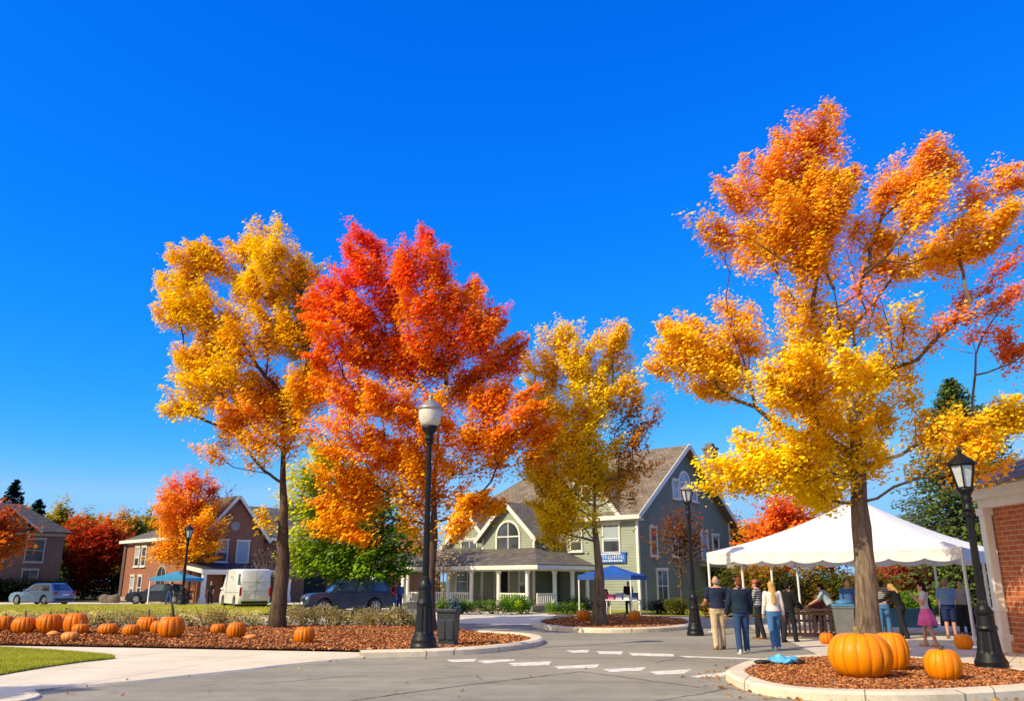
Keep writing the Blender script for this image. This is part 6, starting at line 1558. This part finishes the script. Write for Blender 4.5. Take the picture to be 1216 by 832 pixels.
    for (hp, kn, an), sg in zip(legj, (-1, 1)):
        mb = MB(); f = an+Vector((0, .06*S, -.045*S))
        mb.capsule(an+Vector((0, -.035*S, -.042*S)), an+Vector((0, .13*S, -.052*S)), .042*S, .034*S); mb.capsule(an+Vector((0, -.02*S, -.01*S)), an+Vector((0, .06*S, -.04*S)), .045*S, .04*S); mb.box((f.x, f.y-.01, an.z-.078*S), (.085*S, .25*S, .014*S))
        mb.build('shoe', M[shoes], r, True)
    for sg in (-1, 1): MB().ell((sg*.030*S, .082*S, .018*S), (.012*S, .009*S, .008*S), 8, 6, HM).build('eye', M['eye'], r, True)
    mb = MB()
    if hairstyle == 'short': mb.ell((0, -.018*S, .048*S), (.083*S, .092*S, .093*S), 16, 10, HM); mb.ell((0, -.05*S, -.0*S), (.072*S, .058*S, .075*S), 14, 9, HM)
    elif hairstyle == 'bald': mb.ell((0, -.045*S, -.015*S), (.079*S, .055*S, .05*S), 14, 9, HM)
    else:
        mb.ell((0, -.015*S, .045*S), (.089*S, .098*S, .098*S), 16, 10, HM); mb.ell((0, -.05*S, -.04*S), (.092*S, .062*S, .12*S), 14, 9, HM)
        L = {'long': .30, 'verylong': .50, 'bob': .12}[hairstyle]
        p0 = HM @ Vector((0, -.06*S, -.02)); k = max(2, int(L/.1))
        pts = [p0]+[p0.lerp(sp(.5-L, -.135), (i+1)/k) for i in range(k)]
        mb.tube(pts, [(.085*S, .05*S)]*(len(pts)-1)+[(.05*S, .03*S)], 14)
    hh = remeshed(mb, 'hair', M[hair], r, vox, 1)
    if hat:
        m2 = MB(); m2.lathe([(.088*S, .04), (.09*S, .08), (.075*S, .14), (.03*S, .165)], 18, HM); m2.box((0, .10*S, .055), (.13*S, .1*S, .016), HM); m2.build('cap', M[hat], r, True)
    return r
for n_, c_, kw in (('navy_polo', (.018, .025, .065), {}), ('khaki_trousers', (.50, .40, .27), {}), ('navy_jacket', (.012, .025, .055), {}), ('blue_jeans', (.025, .06, .16), {}), ('bright_jeans', (.06, .17, .40), {}), ('white_blouse', (.74, .72, .70), {}),
                   ('dark_trousers', (.018, .02, .028), {}), ('striped_top', (.025, .03, .07), dict(stripes=(16, (.5, .5, .52)))), ('black_coat', (.012, .012, .015), {}), ('maroon_hoodie', (.09, .025, .03), {}), ('pale_blue_print', (.42, .50, .56), dict(stripes=(30, (.2, .3, .4)))),
                   ('blue_shirt', (.05, .12, .33), {}), ('grey_stripe', (.38, .36, .36), dict(stripes=(18, (.06, .05, .06)))), ('white_print', (.66, .65, .68), dict(stripes=(40, (.4, .4, .48)))), ('pink_skirt', (.72, .14, .42), {}), ('mid_blue_shirt', (.16, .28, .52), {}), ('navy_shorts', (.015, .025, .09), {}),
                   ('grey_top', (.3, .3, .31), {}), ('white_shoe', (.72, .70, .66), {}), ('brown_shoe', (.20, .11, .06), {}), ('dark_shoe', (.02, .02, .022), {}), ('tan_sandal', (.45, .28, .18), {}), ('brown_hair', (.05, .022, .012), {}), ('auburn_hair', (.16, .05, .022), {}), ('blond_hair', (.50, .31, .11), {}), ('black_hair', (.010, .008, .008), {}), ('grey_hair', (.26, .2, .16), {}), ('rust_cap', (.40, .12, .06), {}), ('red_top', (.30, .04, .03), {}), ('pink_top', (.6, .1, .22), {})):
    cloth(n_, c_, .22, **kw)
kw = dict(vox=.0125)
person('bald man in navy polo and khaki trousers seen from behind', G(855, 770.5), 0, 1.80, 'navy_polo', 'khaki_trousers', 'brown_shoe', 'grey_hair', 'bald', 0, False, ((.16, .35, .9), (.14, .1, .25)), .10, 1.1, .34, belly=1.1, build=1.08, z=0)
person('man in dark navy jacket and jeans with white shoes', G(883, 775), -4, 1.77, 'navy_jacket', 'blue_jeans', 'white_shoe', 'auburn_hair', 'short', 0, False, ((.2, .15, .35), (.16, .2, .4)), .13, 1.1, 1.0, jacket=True, build=1.08, z=0)
person('person with rust cap in striped top facing left', G(903, 758), 60, 1.70, 'striped_top', 'dark_trousers', 'brown_shoe', 'brown_hair', 'short', .02, False, ((.1, .4, .9), (.12, .3, .9)), .12, 1, .9, hat='rust_cap', z=0)
person('blond woman in loose white blouse and jeans seen from behind', G(922, 771), 2, 1.67, 'white_blouse', 'bright_jeans', 'white_shoe', 'blond_hair', 'long', 0, False, ((.12, .1, .3), (.2, .05, .2)), .16, .95, .95, build=.95, z=0)
person('person in black coat leaning beside the woman in white', G(939, 762), -50, 1.66, 'black_coat', 'dark_trousers', 'dark_shoe', 'black_hair', 'short', .10, False, ((.15, .3, .5), (.2, .3, .6)), .14, 1, 1, jacket=True, z=0)
person('person in maroon hoodie sitting at the wooden table', G(975, 751), 150, 1.68, 'maroon_hoodie', 'dark_trousers', 'dark_shoe', 'black_hair', 'short', .25, True, ((.25, .7, .8), (.25, .7, .8)), 0, 1, 1, jacket=True)
person('person in pale blue patterned top bending over the table', G(990, 753), 60, 1.66, 'pale_blue_print', 'dark_trousers', 'dark_shoe', 'black_hair', 'bob', .45, False, ((.1, .7, .4), (.1, .7, .4)), .08, 1, .4)
person('person in blue shirt standing left behind the big trunk', G(1012, 754), 170, 1.72, 'blue_shirt', 'dark_trousers', 'dark_shoe', 'black_hair', 'short', .03, False, ((.15, .35, .8), (.15, .35, .8)), .06, 1, .9)
person('woman in grey striped top and jeans right of the trunk', G(1053, 756), -35, 1.70, 'grey_stripe', 'bright_jeans', 'white_shoe', 'brown_hair', 'short', .12, False, ((.15, .6, .9), (.2, .8, .6)), .10, .95, .95)
person('blond person dressed in black bending towards the blue table', G(1074, 758), 35, 1.66, 'black_coat', 'dark_trousers', 'dark_shoe', 'blond_hair', 'bob', .38, False, ((.15, .8, .5), (.15, .7, .6)), .14, .95, .95)
person('girl with very long dark hair in bright pink skirt', G(1105, 768), 62, 1.64, 'white_print', '', 'tan_sandal', 'black_hair', 'verylong', .02, False, ((.08, .25, 2.1), (.08, .2, 2.2)), .13, .85, .2, skirt='pink_skirt', build=.92)
person('man in blue shirt and navy shorts at the right table', G(1131, 758), -22, 1.73, 'mid_blue_shirt', 'navy_shorts', 'brown_shoe', 'grey_hair', 'short', .06, False, ((.15, .4, .8), (.15, .4, .8)), .07, 1.05, .38, shorts=True, build=1.05)
person('dark haired person in grey top behind the white tent pole', G(1148, 754), 150, 1.68, 'grey_top', 'dark_trousers', 'dark_shoe', 'black_hair', 'short', .05, False, ((.15, .4, .8), (.15, .4, .8)), .06, 1, .9)
# far figures
p = P(467, 721, 46.5); person('distant person in red top walking behind the dark suv', (p.x, 46.5), -60, 1.6, 'red_top', 'bright_jeans', 'dark_shoe', 'auburn_hair', 'short', .03, False, stride=.14, z=0, vox=.02)
p = P(474, 721, 47.3); person('distant person in blue beside the white portico column', (p.x, 47.3), 20, 1.62, 'blue_shirt', 'blue_jeans', 'dark_shoe', 'brown_hair', 'short', 0, False, stride=.1, z=0, vox=.02)
p = P(721, 727, 43.6); person('distant person in pink top sitting under the royal blue canopy', (p.x, 43.6), 120, 1.66, 'pink_top', 'dark_trousers', 'dark_shoe', 'brown_hair', 'bob', .05, True, stride=0, z=0, vox=.02)
p = P(747, 727, 44.0); person('distant person in black standing under the royal blue canopy', (p.x, 44.0), 160, 1.68, 'black_coat', 'dark_trousers', 'dark_shoe', 'black_hair', 'short', 0, False, stride=.06, z=0, vox=.02)
p = P(200, 716, 60.3); person('distant dark dressed person leaning by the navy car', (p.x, 60.3), -30, 1.68, 'black_coat', 'blue_jeans', 'dark_shoe', 'brown_hair', 'short', .25, False, stride=.14, z=0, vox=.02)
p = P(249, 716, 62.5); person('distant dark dressed person in front of the garage opening', (p.x, 62.5), 170, 1.7, 'black_coat', 'dark_trousers', 'dark_shoe', 'brown_hair', 'short', 0, False, stride=.06, z=0, vox=.02)
# seats for the two who sit
def stool(label, o, h):
    s_ = thing('stool', label, 'stool', (o.location.x, o.location.y, o.location.z), o.rotation_euler.z); MB().lathe([(.19, h-.05), (.2, h-.02), (.19, h)], 20).build('seat', M['wood_dark'], s_)
    for k in range(4): a = pi/4+k*pi/2; MB().tube([(cos(a)*.14, sin(a)*.14, h-.04), (cos(a)*.19, sin(a)*.19, 0)], .02, 8).build('leg', M['wood_dark'], s_)
for o in [o for o in bpy.data.objects if o.name.startswith('person') and o.parent is None and 'sitting' in o.get('label', '')]:
    stool('wooden stool under the person in maroon hoodie' if 'maroon' in o['label'] else 'wooden stool under the person in pink', o, .52*.97*.86-.02)
